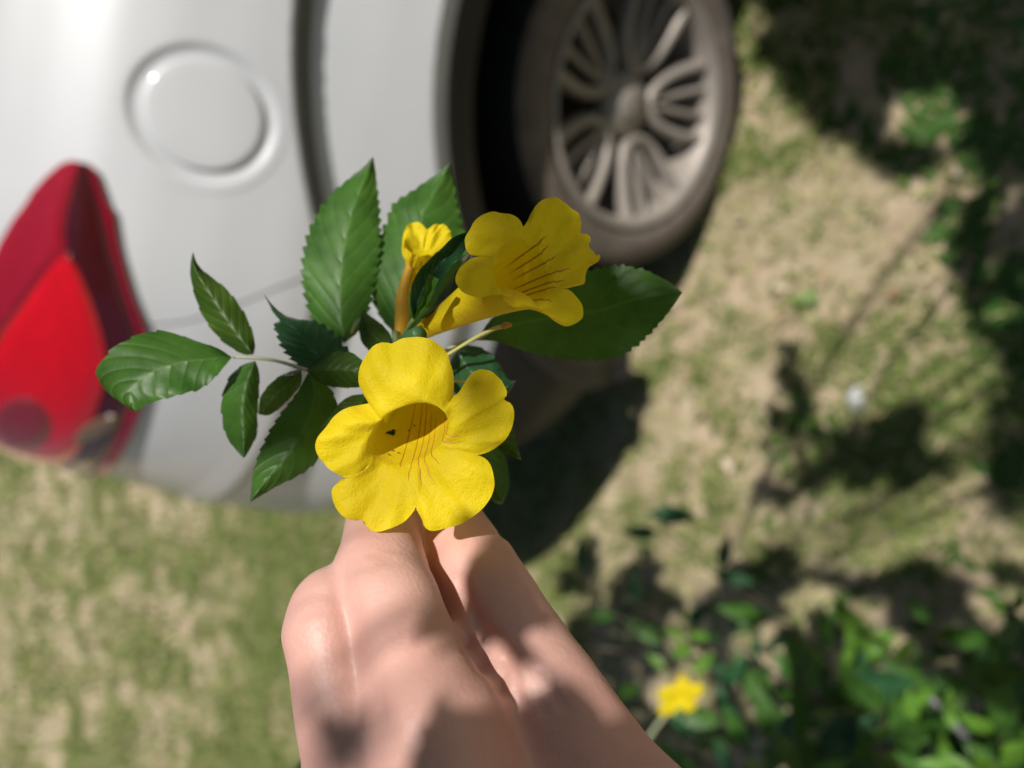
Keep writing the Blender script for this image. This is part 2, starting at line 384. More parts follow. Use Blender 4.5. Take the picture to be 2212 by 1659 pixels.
for mir in (False, True):
    s_tip = max(c_lo[0, 0], c_hi[0, 0], c_b[0, 0]); s_c = c_c[0, 0]; s_e = CR + 5
    low = np.vstack([c_b[c_b[:, 0] < s_c], c_c])
    tl = band('tail_light', low, c_hi, s_tip, s_e, RED_CRIM, car, .008, mir); tl['label'] = 'red wraparound tail light'
    band('edge_lens', c_lo, c_a, s_tip, s_e, RED_DEEP, tl, .008, mir); band('dark_strip', c_a, c_b, s_tip, s_e, MAROON, tl, .007, mir); band('brake_lens', c_b, c_c, s_c, s_e, RED, tl, .0085, mir)
    disc('lamp_bowl', 55, 905, 62, 58, 0, LAMPD, tl, .0105, mir); disc('reversing_lens', 212, 918, 52, 17, -.5, CLEAR, tl, .0105, mir)
    gp = np.array([on_body(*p) for p in ((322, 705), (420, 690), (520, 655), (600, 622), (680, 590))]); gp = resample(gp, 30)
    V, f = tube(body_at(gp[:, 0], gp[:, 1], 0., mir), .0009, 6); link('panel_gap', V, f, TRIM, car)
# roof, glasshouse, bonnet, underbody
def loft(name, secs, m):
    mb = MB(); n = len(secs[0]); V = np.vstack([C(np.array([p[0] for p in s_]), np.array([p[1] for p in s_]), np.array([p[2] for p in s_])) for s_ in secs])
    mb.add(V, grid_faces(len(secs), n)); return mb.build(name, m, car)
def arcsec(t, z0, z1, ins0, ins1):
    out = []
    for q in np.linspace(0, 1, 15):
        a = math.sin(min(q, 1 - q) * math.pi); a = a ** .45
        n = np.interp(q, [0, .18, .82, 1], [-ins0, -ins1, -2 * HALF + ins1, -2 * HALF + ins0])
        out.append((t, n, z0 + (z1 - z0) * a))
    return out
top_in = -float(np.interp(1.44, _zf, _nf))
loft('roof', [arcsec(-.64, 1.438, 1.46, top_in + .02, .3), arcsec(-.50, 1.44, 1.58, top_in, .24), arcsec(0, 1.44, 1.66, top_in, .2), arcsec(.8, 1.44, 1.68, top_in, .2), arcsec(1.4, 1.44, 1.64, top_in, .2), arcsec(2.0, 1.44, 1.47, top_in, .2)], PAINT)
loft('bonnet', [arcsec(2.0, 1.43, 1.46, top_in, .2), arcsec(2.5, 1.42, 1.45, top_in, .2), arcsec(3.35, 1.30, 1.36, .30, .4)], PAINT)
ub = MB()
tl_ = np.array([3.1, 3.1, -.62, -.62]); 
for z, fl in ((.225, 1), (.5, 0)):
    pass
ub.add(np.vstack([C(np.array([3.2, 3.2, -.60, -.60]), np.array([-.20, -1.64, -1.40, -.44]), np.full(4, .235)), C(np.array([3.2, 3.2, -.60, -.60]), np.array([-.20, -1.64, -1.40, -.44]), np.full(4, .62))]),
       [(0, 1, 2, 3), (4, 7, 6, 5), (0, 4, 5, 1), (1, 5, 6, 2), (2, 6, 7, 3), (3, 7, 4, 0)])
ub.build('underbody', BLACK, car, False)
# fuel flap: recessed ring and disc that follow the panel
def flap_pts(r, a, off):
    t = FT + r * np.cos(a); z = FZ + r * np.sin(a); return C(t, side_n(t, z) + off, z)
prof = [(FR + .012, .0009), (FR + .004, .0009), (FR, .0003), (FR - .003, -.003), (FR - .008, -.0055), (FR - .0145, -.006), (FR - .0155, -.006)]
A = np.linspace(0, 2 * np.pi, 72, endpoint=False); V = np.concatenate([flap_pts(np.full(72, r), A, o)[:, None] for r, o in prof], 1)
link('flap_recess', V.reshape(-1, 3), grid_faces(72, len(prof), True), PAINT, car)
prof = [(FR - .0158, -.006), (FR - .0158, -.0015), (FR - .0172, .0002), (FR - .020, .0006), (.05, .0008), (.02, .0008), (.0005, .0008)]
V = np.concatenate([flap_pts(np.full(72, r), A, o)[:, None] for r, o in prof], 1)
link('fuel_flap', V.reshape(-1, 3), grid_faces(72, len(prof), True), PAINT, car)
# wheels
WS = .945
def lathe(prof, m, name, parent, tc, nface, seg=96, sgn=1):
    a = np.linspace(0, 2 * np.pi, seg, endpoint=False); V = []
    for r, n in prof: V.append(C(tc + WS * r * np.cos(a), np.full(seg, nface + sgn * n), .346 * WS + WS * r * np.sin(a)))
    V = np.stack(V, 1).reshape(-1, 3)
    return link(name, V, grid_faces(seg, len(prof), True), m, parent)
def bar(path, width, thick, tc, nface, sgn):
    """flat bar along a polyline of (x,y,n) in the wheel plane, bevelled section"""
    p = np.asarray(path, float); d = np.gradient(p[:, :2], axis=0); d /= np.linalg.norm(d, axis=1)[:, None]; s = np.stack([-d[:, 1], d[:, 0]], 1)
    sec = [(-.5, -.8), (-.42, -.1), (-.22, .22), (.22, .22), (.42, -.1), (.5, -.8)]; V = []
    for q, (u, wv) in enumerate(sec):
        xy = p[:, :2] + s * (u * width); n = p[:, 2] + wv * thick; V.append(C(tc + WS * xy[:, 0], nface + sgn * n, .346 * WS + WS * xy[:, 1]))
    return np.stack(V, 1).reshape(-1, 3), grid_faces(len(p), len(sec))
def wheel(tc, nface, sgn, rot):
    wh = lathe([(.200, -.20), (.262, -.20), (.322, -.195), (.340, -.17), (.345, -.10), (.342, -.035), (.334, -.014)], TREAD, 'wheel', car, tc, nface, sgn=sgn)
    lathe([(.3345, -.015), (.327, -.004), (.300, .003), (.275, .004), (.262, -.002), (.256, -.010)], TYRE, 'tyre_sidewall', wh, tc, nface, sgn=sgn)
    lathe([(.257, -.010), (.254, .002), (.246, .003), (.238, -.004), (.231, -.014), (.226, -.06), (.215, -.15), (.205, -.17)], ALLOY, 'rim', wh, tc, nface, sgn=sgn)
    lathe([(.205, -.165), (.12, -.16), (.02, -.16), (.001, -.16)], ALLOYD, 'brake_disc', wh, tc, nface, sgn=sgn)
    lathe([(.066, -.075), (.062, -.046), (.050, -.040), (.036, -.041), (.034, -.034), (.015, -.032), (.001, -.032)], ALLOY, 'hub_cap', wh, tc, nface, sgn=sgn)
    for k in range(5):
        th = math.radians(rot + 72 * k); mb = MB()
        def rp(r, dphi, n): return (r * math.cos(th + dphi), r * math.sin(th + dphi), n)
        dr = np.linspace(0, 1, 12)
        arm = lambda sg: [rp(.236 - .150 * q, sg * (.345 + .10 * q - .15 * q ** 3), -.014 - .028 * q) for q in dr]
        loop = [rp(.236 - .146 * math.sin(q * math.pi / 2) ** .8 if False else 0, 0, 0) for q in ()]
        left = [(.236, -.078), (.205, -.076), (.165, -.068), (.125, -.055), (.098, -.040), (.080, -.020), (.075, 0)]
        xy = left + [(a_, -b_) for a_, b_ in left[-2::-1]]
        xy = resample(xy, 40)
        pts = [(x * math.cos(th) - y * math.sin(th), x * math.sin(th) + y * math.cos(th), -.016 - .030 * (1 - (x - .075) / .16)) for x, y in xy]
        V, f = bar(pts, .026, .026, tc, nface, sgn); mb.add(V, f)
        for sg in (-1, 1):
            xy = resample([(.236, sg * .030), (.18, sg * .022), (.13, sg * .013), (.085, sg * .004)], 14)
            pts = [(x * math.cos(th) - y * math.sin(th), x * math.sin(th) + y * math.cos(th), -.022 - .030 * (1 - (x - .075) / .16)) for x, y in xy]
            V, f = bar(pts, .017, .02, tc, nface, sgn); mb.add(V, f)
        xy = [(.085, 0), (.06, 0), (.03, 0)]
        pts = [(x * math.cos(th) - y * math.sin(th), x * math.sin(th) + y * math.cos(th), -.050) for x, y in xy]
        V, f = bar(pts, .05, .02, tc, nface, sgn); mb.add(V, f)
        mb.build('spoke', ALLOY, wh)
    return wh
for tc in (0, WB):
    wheel(tc, .02, 1, -72); wheel(tc, -2 * HALF - .02, -1, -60)
for tc in (AT, AT + WB):
    for sgn, n0 in ((1, 0), (-1, -2 * HALF)):
        a = np.radians(np.linspace(-18, 198, 60)); V = []
        ex = side_n(tc + R_ARCH * np.cos(a), np.maximum(AZ + R_ARCH * np.sin(a), .22)) if sgn == 1 else np.full(60, .06)
        for r, dn in ((R_ARCH + .002, -.001), (R_ARCH - .004, -.006), (R_ARCH - .030, -.012), (R_ARCH - .060, -.016), (R_ARCH - .066, -.04)):
            V.append(C(tc + r * np.cos(a), n0 + sgn * (ex + dn), AZ + r * np.sin(a)))
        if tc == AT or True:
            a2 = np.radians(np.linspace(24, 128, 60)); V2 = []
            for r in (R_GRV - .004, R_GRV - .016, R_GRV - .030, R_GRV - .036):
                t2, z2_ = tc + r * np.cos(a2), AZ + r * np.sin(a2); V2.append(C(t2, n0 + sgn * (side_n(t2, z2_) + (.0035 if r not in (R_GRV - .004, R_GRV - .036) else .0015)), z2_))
            link('groove_shade_strip', np.stack(V2, 1).reshape(-1, 3), grid_faces(60, 4), GROOVE_SHADE, car)  # strip paints the overhang's shade into the groove
        link('arch_trim', np.stack(V, 1).reshape(-1, 3), grid_faces(60, 5), TRIM, car)
        V = [C(tc + (R_ARCH - .062) * np.cos(a), n0 + sgn * np.minimum(ex - .02, .03 + ex * .0), AZ + (R_ARCH - .062) * np.sin(a)), C(tc + (R_ARCH - .062) * np.cos(a), np.full(60, n0 - sgn * .32), AZ + (R_ARCH - .062) * np.sin(a)), C(tc + .001 * np.cos(a), np.full(60, n0 - sgn * .33), AZ + .001 * np.sin(a))]
        link('arch_liner', np.stack(V, 1).reshape(-1, 3), grid_faces(60, 3), BLACK, car)

# ------------------------------------------------------------------ sprig: leaves
sprig = empty('flowering_sprig'); tag(sprig, 'sprig of yellow trumpet flowers and toothed green leaflets held in the hand', 'flower sprig')
def leaf_mesh(L, R, d0, d1, fold=.0, curl=.0, serr=12, amp=.05, mid=.5, nv=120, twist=0.):
    L = resample(L, nv); R = resample(R, nv); V = []; UV = []
    us = [-1, -.92, -.7, -.4, -.15, 0, .15, .4, .7, .92, 1]; v = np.linspace(0, 1, nv)
    sw = ((v * serr) % 1.0); env = np.clip(v * 6, 0, 1) * np.clip((1 - v) * 5, 0, 1)
    k = 1 + amp * 2 * (sw - .5) * env
    Mi = L * (1 - mid) + R * mid; Lw = Mi + (L - Mi) * k[:, None]; Rw = Mi + (R - Mi) * (1 + amp * 2 * (((v * serr + .37) % 1.0) - .5) * env)[:, None]
    base_d = d0 + (d1 - d0) * v + curl * 4 * v * (1 - v)
    for u in us:
        E0 = (Mi + (L - Mi) * -u if u < 0 else Mi + (R - Mi) * u); E1 = (Mi + (Lw - Mi) * -u if u < 0 else Mi + (Rw - Mi) * u)
        E = E1 if abs(u) > .95 else E0
        if abs(u) < .95 and abs(u) > .9: E = E0
        cor = .00010 * np.cos(2 * np.pi * (9 * v - 2.1 * abs(u) ** 1.15)) * min(1, abs(u) * 3) * (1 - abs(u) * .6)
        dd = base_d + fold * abs(u) ** 1.3 + twist * u * v + cor + (.0007 * np.sin(v * 17 + u * 2) * abs(u) ** 2)
        V.append(W(E[:, 0], E[:, 1], dd)); UV.append(np.stack([np.full(nv, .5 + .5 * u), v], 1))
    return np.vstack(V), grid_faces(len(us), nv), np.vstack(UV)
def leaflet(parent, L, R, d0, d1, m=None, **kw):
    V, f, uv = leaf_mesh(L, R, d0, d1, **kw); return link('leaflet', V, f, m or LEAF, parent, uv=uv)
def wtube(pts, radii, n=8, k=16):
    p = resample([W(*q) for q in pts], k); r = np.interp(np.linspace(0, 1, k), np.linspace(0, 1, len(radii)), radii); return tube(p, r, n)
def leafstalk(name, pts, radii, m):
    V, f = wtube(pts, radii); return link(name, V, f, m, sprig)
D0 = .172
# main stem, mostly behind the big flower, down into the fingers
V, f = wtube([(960, 1330, .206), (900, 1120, .204), (872, 930, .206), (862, 800, .203), (858, 745, .200), (852, 715, .199)], [.0016, .0016, .0015, .0013, .0011, .0009], 10, 24)
link('stem', V, f, STEM, sprig)
# left compound leaf
st = leafstalk('leaf_stalk', [(868, 850, .204), (780, 828, .201), (700, 808, .1985), (655, 797, .198), (600, 780, .200), (548, 773, .202), (505, 771, .203)], [.0007, .0006, .0005, .00045, .0004], STEM_P)
leaflet(st, [(500, 771), (470, 752), (420, 735), (370, 718), (325, 716), (265, 738), (228, 768), (209, 800), (216, 828), (245, 858), (290, 890)], [(500, 773), (478, 800), (458, 822), (430, 842), (405, 848), (370, 858), (340, 866), (320, 872), (308, 880), (298, 886), (290, 890)], .203, .196, LEAF, serr=8, amp=.03, fold=-.002, curl=-.002, mid=.55)
leaflet(st, [(546, 766), (528, 766), (505, 755), (478, 735), (450, 702), (430, 665), (417, 625), (411, 590), (412, 565), (417, 543)], [(548, 766), (551, 745), (545, 715), (530, 680), (512, 652), (490, 625), (462, 602), (440, 585), (425, 567), (417, 543)], .2025, .205, LEAF_Y, serr=7, amp=.04, fold=.003)
leaflet(st, [(548, 780), (525, 788), (500, 808), (486, 835), (478, 868), (479, 900), (486, 935), (500, 960), (515, 978), (527, 990)], [(552, 780), (560, 805), (560, 840), (558, 875), (556, 905), (556, 935), (548, 955), (540, 970), (533, 982), (527, 990)], .2025, .198, LEAF, serr=7, amp=.04, fold=.0035, mid=.6)
leaflet(st, [(655, 797), (625, 772), (606, 745), (598, 720), (590, 702), (603, 692), (590, 675), (580, 655), (568, 633)], [(770, 778), (750, 752), (728, 727), (705, 706), (680, 693), (650, 690), (618, 682), (592, 662), (568, 633)], .1975, .204, LEAF_D, serr=11, amp=.10, fold=.002, mid=.45)
leaflet(st, [(660, 800), (690, 773), (725, 759), (760, 762), (790, 785), (815, 806)], [(660, 800), (680, 820), (710, 834), (750, 838), (785, 833), (815, 806)], .1965, .188, LEAF_Y, serr=6, amp=.02, fold=.003)
leaflet(st, [(652, 797), (625, 803), (600, 815), (578, 835), (562, 860), (558, 895)], [(652, 797), (650, 830), (625, 862), (600, 885), (580, 897), (558, 895)], .1985, .199, LEAF_Y, serr=5, amp=.03, fold=.002)
leaflet(st, [(668, 800), (640, 850), (612, 885), (585, 925), (565, 965), (552, 1000), (545, 1035), (542, 1060), (540, 1085)], [(668, 800), (705, 830), (726, 862), (728, 905), (715, 950), (690, 990), (655, 1022), (600, 1050), (540, 1085)], .1965, .190, LEAF, serr=14, amp=.05, fold=.003, curl=.002)
leaflet(st, [(790, 850), (755, 856), (730, 875), (712, 900), (692, 925)], [(790, 850), (800, 885), (770, 910), (730, 920), (692, 925)], .196, .1885, LEAF_Y, serr=4, amp=.02, fold=.002)
# upper leaves
st2 = leafstalk('leaf_stalk', [(862, 790, .203), (825, 745, .205), (790, 705, .208), (775, 690, .210), (758, 720, .211)], [.0006, .0005, .0005, .0004], STEM_P)
leaflet(st2, [(745, 742), (700, 715), (675, 690), (660, 650), (652, 600), (654, 555), (664, 508), (684, 462), (715, 420), (755, 385), (783, 362), (806, 338)], [(745, 742), (778, 712), (795, 675), (806, 635), (814, 590), (819, 545), (821, 500), (820, 460), (818, 425), (814, 395), (811, 368), (806, 338)], .209, .222, LEAF, serr=20, amp=.075, fold=.0035, mid=.52)
leaflet(st2, [(850, 745), (828, 755), (805, 760), (785, 745), (776, 720), (777, 695), (783, 668)], [(850, 745), (846, 728), (836, 712), (822, 698), (808, 688), (795, 678), (783, 668)], .200, .206, LEAF_Y, serr=5, amp=.02, fold=.002)
st3 = leafstalk('leaf_stalk', [(860, 780, .203), (862, 740, .208), (862, 712, .213)], [.0006, .0005, .0005], STEM)
leaflet(st3, [(862, 730), (825, 690), (806, 650), (800, 600), (808, 550), (822, 505), (838, 470), (850, 440), (890, 412), (930, 385), (972, 352)], [(862, 730), (900, 705), (940, 670), (975, 630), (996, 590), (1004, 545), (1001, 505), (994, 465), (986, 425), (979, 385), (972, 352)], .212, .224, LEAF, serr=19, amp=.075, fold=.004, mid=.42)
# right-hand leaf and the ones behind the big flower
st4 = leafstalk('leaf_stalk', [(868, 830, .204), (930, 780, .203), (985, 745, .203), (1030, 732, .203), (1060, 715, .203)], [.0006, .0005, .0005, .0004], STEM_P)
leaflet(st4, [(1030, 735), (1060, 690), (1110, 645), (1170, 612), (1235, 592), (1300, 578), (1345, 572), (1368, 578), (1392, 582), (1425, 598), (1450, 612), (1474, 632)], [(1030, 735), (1075, 738), (1115, 752), (1160, 766), (1210, 775), (1255, 778), (1300, 778), (1335, 772), (1370, 752), (1408, 718), (1442, 678), (1474, 632)], .203, .196, LEAF, serr=26, amp=.05, fold=.002, curl=.003, mid=.45)
leaflet(st4, [(995, 745), (975, 775), (968, 810), (985, 850), (1020, 880), (1055, 890), (1085, 870), (1115, 822)], [(995, 745), (1030, 748), (1058, 762), (1078, 785), (1088, 805), (1096, 818), (1105, 822), (1115, 822)], .205, .203, LEAF_D, serr=5, amp=.03, fold=.003)
st5 = leafstalk('leaf_stalk', [(866, 870, .205), (930, 880, .207), (1000, 890, .207), (1050, 890, .207)], [.0006, .0005, .0005, .0004], STEM)
leaflet(st5, [(1040, 880), (1075, 880), (1100, 900), (1112, 935), (1118, 965), (1127, 995)], [(1040, 880), (1045, 920), (1062, 955), (1085, 975), (1105, 985), (1127, 995)], .207, .203, LEAF_Y, serr=5, amp=.03, fold=.002)
leaflet(st5, [(1010, 900), (1050, 925), (1075, 950), (1092, 990), (1100, 1030), (1098, 1060), (1085, 1090)], [(1010, 900), (1005, 960), (1015, 1010), (1035, 1050), (1055, 1075), (1070, 1085), (1085, 1090)], .206, .202, LEAF, serr=6, amp=.03, fold=.003)
# small leaves between the two upper flowers
st6 = leafstalk('leaf_stalk', [(862, 745, .199), (880, 710, .195), (893, 690, .193)], [.0006, .0006, .0006], STEM)
leaflet(st6, [(893, 690), (886, 650), (890, 615), (905, 585), (930, 558), (955, 535), (980, 512), (1012, 500)], [(893, 690), (912, 668), (930, 645), (948, 620), (965, 590), (985, 565), (1005, 540), (1012, 500)], .192, .188, LEAF_D, serr=6, amp=.02, fold=-.003)
leaflet(st6, [(893, 690), (905, 660), (916, 635), (920, 612), (926, 592)], [(893, 690), (912, 672), (928, 650), (940, 622), (948, 603)], .1860, .1760, LEAF, serr=8, amp=.05, fold=-.002)
leaflet(st6, [(900, 690), (925, 670), (945, 645), (965, 615), (990, 580), (1015, 548)], [(900, 690), (935, 682), (965, 665), (990, 640), (1010, 605), (1015, 548)], .193, .192, LEAF_D, serr=5, amp=.02, fold=.003)

# ------------------------------------------------------------------ flowers
def unit(v): v = np.asarray(v, float); return v / np.linalg.norm(v)
class Corolla:
    """five-lobed trumpet: outlines traced on a face plane, rim ring square to the tube axis, tube behind"""
    def __init__(s, conv, mouth, d, axis_img, length, rim, rot, lobes, nface_img, bend=(0, 0, 0), T0=.006, curl=.004, ruffle=.0006, s_pow=1.7, r_end=.22, lift=None, T1=.8):
        g = lambda v: unit(v[0] * IX + v[1] * IY + v[2] * BK)
        s.conv = conv; s.c = W(*conv(*mouth), d); s.axis = g(axis_img); s.nf = g(nface_img); s.len = length; s.rim = rim; s.rot = rot
        u = np.cross(s.axis, IY); s.e1 = unit(IX - s.axis * (IX @ s.axis)); s.e2 = unit(np.cross(s.axis, s.e1))
        if s.e2 @ IY < 0: s.e2 = -s.e2
        s.bend = bend[0] * IX + bend[1] * IY + bend[2] * BK; s.T0, s.T1, s.curl, s.ruf, s.sp, s.re = T0, T1, curl, ruffle, s_pow, r_end
        s.nu, s.nv, s.nt = 40, 26, 26; s.lobes = []; s.lift = lift or [0] * len(lobes)
        for lb in lobes:
            o = resample([conv(*p) for p in lb], s.nu); s.lobes.append(o)
        s.out3 = [s.onplane(o) for o in s.lobes]
        s.ang = []
        for o3 in s.out3:
            a0, a1 = s.angle(o3[0]), s.angle(o3[-1])
            while a1 > a0: a1 -= 2 * np.pi
            while a1 <= a0 - 2 * np.pi: a1 += 2 * np.pi
            s.ang.append((a0, a1))
    def onplane(s, px):
        r = np.stack([(px[:, 0] - CX) / F, -(px[:, 1] - CY) / F, -np.ones(len(px))], 1) @ M3
        k = ((s.c - CAM) @ s.nf) / (r @ s.nf); return CAM + r * k[:, None]
    def angle(s, P):
        q = P - s.c; return math.atan2(q @ s.e2, q @ s.e1)
    def ring(s, th):
        a, b = s.rim; cr, sr = math.cos(s.rot), math.sin(s.rot); x = np.cos(th); y = np.sin(th)
        # ellipse radius at polar angle th
        xr, yr = x * cr + y * sr, -x * sr + y * cr; r = 1 / np.sqrt((xr / a) ** 2 + (yr / b) ** 2)
        return r[..., None] * (x[..., None] * s.e1 + y[..., None] * s.e2)
    def tube(s, th, tau):
        tau = np.asarray(tau, float); sc = s.re + (1 - s.re) * (1 - tau ** s.sp)
        pl = 1 + .035 * np.cos(5 * th) * tau * (1 - tau) * 4
        base = s.c - s.axis * s.len * tau[..., None] + s.bend * (tau ** 2)[..., None]
        circ = s.ring(th); rr = np.linalg.norm(circ, axis=-1)[..., None]; mean = (s.rim[0] + s.rim[1]) / 2
        k = np.clip(tau, 0, 1)[..., None]; circ = circ * (1 - k) + circ / rr * mean * k
        return base + circ * (sc * pl)[..., None]
    def lobe(s, i, u, v):
        """u,v arrays"""
        o = s.out3[i]; a0, a1 = s.ang[i]; u = np.asarray(u, float); v = np.asarray(v, float)
        x = u * (len(o) - 1); i0 = np.clip(x.astype(int), 0, len(o) - 2); fr = (x - i0)[..., None]; O = o[i0] * (1 - fr) + o[i0 + 1] * fr
        th = a0 + (a1 - a0) * u; R = s.c + s.ring(th)
        # tangent of the tube at its mouth, so that the surface runs on smoothly
        m0 = s.axis * s.T0
        edge = np.clip(np.minimum(u, 1 - u) * 5, 0, 1)
        dirv = O - R; m1 = dirv * s.T1 - s.axis * (s.curl * edge)[..., None]
        v_ = v[..., None]; h00 = 2 * v_ ** 3 - 3 * v_ ** 2 + 1; h10 = v_ ** 3 - 2 * v_ ** 2 + v_; h01 = -2 * v_ ** 3 + 3 * v_ ** 2; h11 = v_ ** 3 - v_ ** 2
        Pp = h00 * R + h10 * m0 + h01 * O + h11 * m1
        ruf = s.ruf * (np.sin(u * 23 + i * 2.1) + .6 * np.sin(u * 41 + i)) * v ** 2 * edge + s.lift[i] * v * edge + .0007 * np.sin(u * 9 + v * 6 + i) * v * (1 - v) * 4 * edge
        return Pp + s.nf * ruf[..., None]
    def build(s, parent, hole=None, name='flower'):
        V = []; Fc = []; n = 0
        uu = np.linspace(0, 1, s.nu); vv = np.linspace(0, 1, s.nv)
        for i in range(len(s.lobes)):
            U, Vv = np.meshgrid(uu, vv, indexing='ij'); Pp = s.lobe(i, U, Vv)
            V.append(Pp.reshape(-1, 3)); Fc += [tuple(q + n for q in f) for f in grid_faces(s.nu, s.nv)]; n += s.nu * s.nv
            a0, a1 = s.ang[i]; th = a0 + (a1 - a0) * U[:, :s.nt] if s.nt <= s.nv else None
            T, Th = np.meshgrid(np.linspace(0, 1, s.nt), a0 + (a1 - a0) * uu); Pt = s.tube(Th, T)
            V.append(Pt.reshape(-1, 3)); ff = grid_faces(s.nu, s.nt)
            if hole:
                cen = [(Pt.reshape(-1, 3)[list(f)]).mean(0) for f in ff]; pc, _ = project(np.array(cen))
                keep = []
                for f, q in zip(ff, pc):
                    hit = any(((q[0] - hx) / rx) ** 2 + ((q[1] - hy) / ry) ** 2 < 1 + .35 * math.sin(q[0] * 1.1) for hx, hy, rx, ry in hole)
                    ti = (f[0] % s.nt) / s.nt
                    if not (hit and ti > .05 and ((Pt.reshape(-1, 3)[f[0]] - s.c) @ IY) < .002): keep.append(f)
                ff = keep
            Fc += [tuple(q + n for q in f[::-1]) for f in ff]; n += s.nu * s.nt
        V = np.vstack(V)
        # weld shared borders
        key = np.round(V / 2e-5).astype(np.int64); _, idx, inv = np.unique(key, axis=0, return_index=True, return_inverse=True); inv = inv.ravel()
        Fw = []
        for f in Fc:
            g = []
            for q in f:
                if inv[q] not in g: g.append(inv[q])
            if len(g) >= 3: Fw.append(g)
        o = link(name, V[idx], Fw, PETAL, parent); s.obj = o
        return o
    def strip(s, P, wd, off=.00012):
        P = np.asarray(P); t = np.gradient(P, axis=0); t /= np.linalg.norm(t, axis=1)[:, None] + 1e-12
        view = unit(CAM - P.mean(0)); sd = np.cross(t, view); sd /= np.linalg.norm(sd, axis=1)[:, None] + 1e-12
        ww = wd * np.clip(np.minimum(np.linspace(0, 1, len(P)), np.linspace(1, 0, len(P))) * 6, .15, 1)
        return np.vstack([P + sd * ww[:, None] + view * off, P - sd * ww[:, None] + view * off]), [(i, i + 1, len(P) + i + 1, len(P) + i) for i in range(len(P) - 1)]
    def guides(s, specs, wd=.00016):
        mb = MB()
        for i, u0, u1, t0, v1 in specs:
            a0, a1 = s.ang[i]; tau = np.linspace(t0, 0, 16)[:-1]; pt = s.tube(a0 + (a1 - a0) * np.full_like(tau, u0), tau)
            vq = np.linspace(0, v1, 22); wob = .012 * np.sin(vq * 30 + u0 * 50) ; pl = s.lobe(i, np.clip(u0 + (u1 - u0) * (vq / v1) + wob, 0, 1), vq)
            V, f = s.strip(np.vstack([pt, pl]), wd); mb.add(V, f)
        return mb.build('nectar_guides', GUIDE, s.obj)
z3 = lambda x, y: ((1150 + x / 1.843) * .553, (1250 + y / 1.843) * .553)
f1_lobes = [   # clockwise in the picture, starting at the upper lobe
 [(535, 600), (500, 535), (470, 460), (470, 390), (495, 305), (540, 240), (590, 190), (650, 165), (712, 172), (765, 143), (830, 130), (900, 127), (960, 137), (1010, 155), (1052, 185), (1090, 222), (1115, 262), (1128, 312), (1145, 365), (1152, 430), (1150, 500), (1142, 550)],
 [(1142, 550), (1180, 525), (1220, 460), (1250, 412), (1290, 375), (1335, 355), (1380, 360), (1420, 370), (1455, 400), (1495, 440), (1508, 472), (1530, 507), (1530, 542), (1506, 577), (1545, 590), (1572, 622), (1583, 672), (1576, 732), (1560, 790), (1530, 850), (1480, 898), (1420, 938), (1360, 964), (1312, 973)],
 [(1312, 973), (1348, 982), (1392, 1012), (1422, 1062), (1437, 1122), (1441, 1190), (1422, 1260), (1392, 1312), (1350, 1362), (1292, 1410), (1232, 1450), (1190, 1473), (1120, 1491), (1060, 1506), (1000, 1515), (960, 1502), (935, 1484), (918, 1440), (897, 1395), (876, 1350), (886, 1295), (880, 1248)],
 [(880, 1248), (884, 1300), (868, 1362), (830, 1412), (780, 1460), (720, 1490), (660, 1511), (610, 1526), (560, 1522), (530, 1500), (500, 1466), (486, 1437), (470, 1447), (420, 1445), (370, 1425), (320, 1386), (285, 1340), (266, 1280), (262, 1216), (302, 1178), (350, 1140), (420, 1132), (470, 1110), (490, 1075)],
 [(490, 1075), (462, 1110), (412, 1131), (352, 1131), (300, 1092), (250, 1060), (200, 1010), (170, 960), (158, 910), (175, 860), (210, 800), (250, 745), (300, 690), (350, 652), (410, 625), (470, 612), (535, 600)]]
fl1 = Corolla(z3, (825, 822), D0 + .0035, (-.05, -.40, .92), .034, (.0102, .0066), math.radians(36), f1_lobes, (-.06, .05, 1.0), bend=(-.002, .006, 0), T0=.0075, curl=.006, ruffle=.0005, lift=[.0015, 0, .0005, -.0005, .001])
fo1 = fl1.build(sprig)
fo1['label'] = 'large open yellow flower facing forward'
fl1.guides([(2, .93, .80, .8, .50), (2, .70, .62, .6, .46), (2, .45, .40, .5, .30), (3, .12, .18, .8, .40), (1, .95, .84, .45, .40), (1, .66, .74, .3, .42), (3, .42, .40, .75, .10)], .00012)
_tg, _ta = np.meshgrid(np.linspace(.02, .8, 90), np.linspace(0, 2 * np.pi, 240)); _tp = fl1.tube(_ta, _tg).reshape(-1, 3); _tpx, _td = project(_tp)
def blemish(cxp, cyp, rx, ry, rot, m, name):
    V = []
    for q in [None] + list(np.linspace(0, 2 * np.pi, 16, endpoint=False)):
        if q is None: x = y = 0.
        else:
            k = 1 + .28 * math.sin(3 * q + cxp) + .18 * math.sin(7 * q + cyp); x, y = rx * k * math.cos(q), ry * k * math.sin(q)
        X, Y = cxp + x * math.cos(rot) - y * math.sin(rot), cyp + x * math.sin(rot) + y * math.cos(rot)
        near = np.argsort((_tpx[:, 0] - X) ** 2 + (_tpx[:, 1] - Y) ** 2)[:14]; V.append(W(X, Y, float(_td[near].max()) - .0003 if False else float(np.median(_td[near])) - .0004))
    return link(name, V, [(0, i, i % 16 + 1) for i in range(1, 17)], m, fo1)
DARK = simple('dark_torn_gap', (.012, .018, .008), .9)
blemish(846, 934, 10, 5.5, -.2, DARK, 'torn_spot')
for a_, b_, c_, d_ in ((895, 919, 2.2, 1.6), (883, 929, 2.6, 1.4), (849, 973, 2.6, 1.5), (861, 978, 3.4, 1.4), (840, 982, 3.2, 1.3)): blemish(a_, b_, c_, d_, .3, HOLE, 'brown_speck')
z2 = lambda x, y: ((1500 + x / 1.843) * .553, (700 + y / 1.843) * .553)
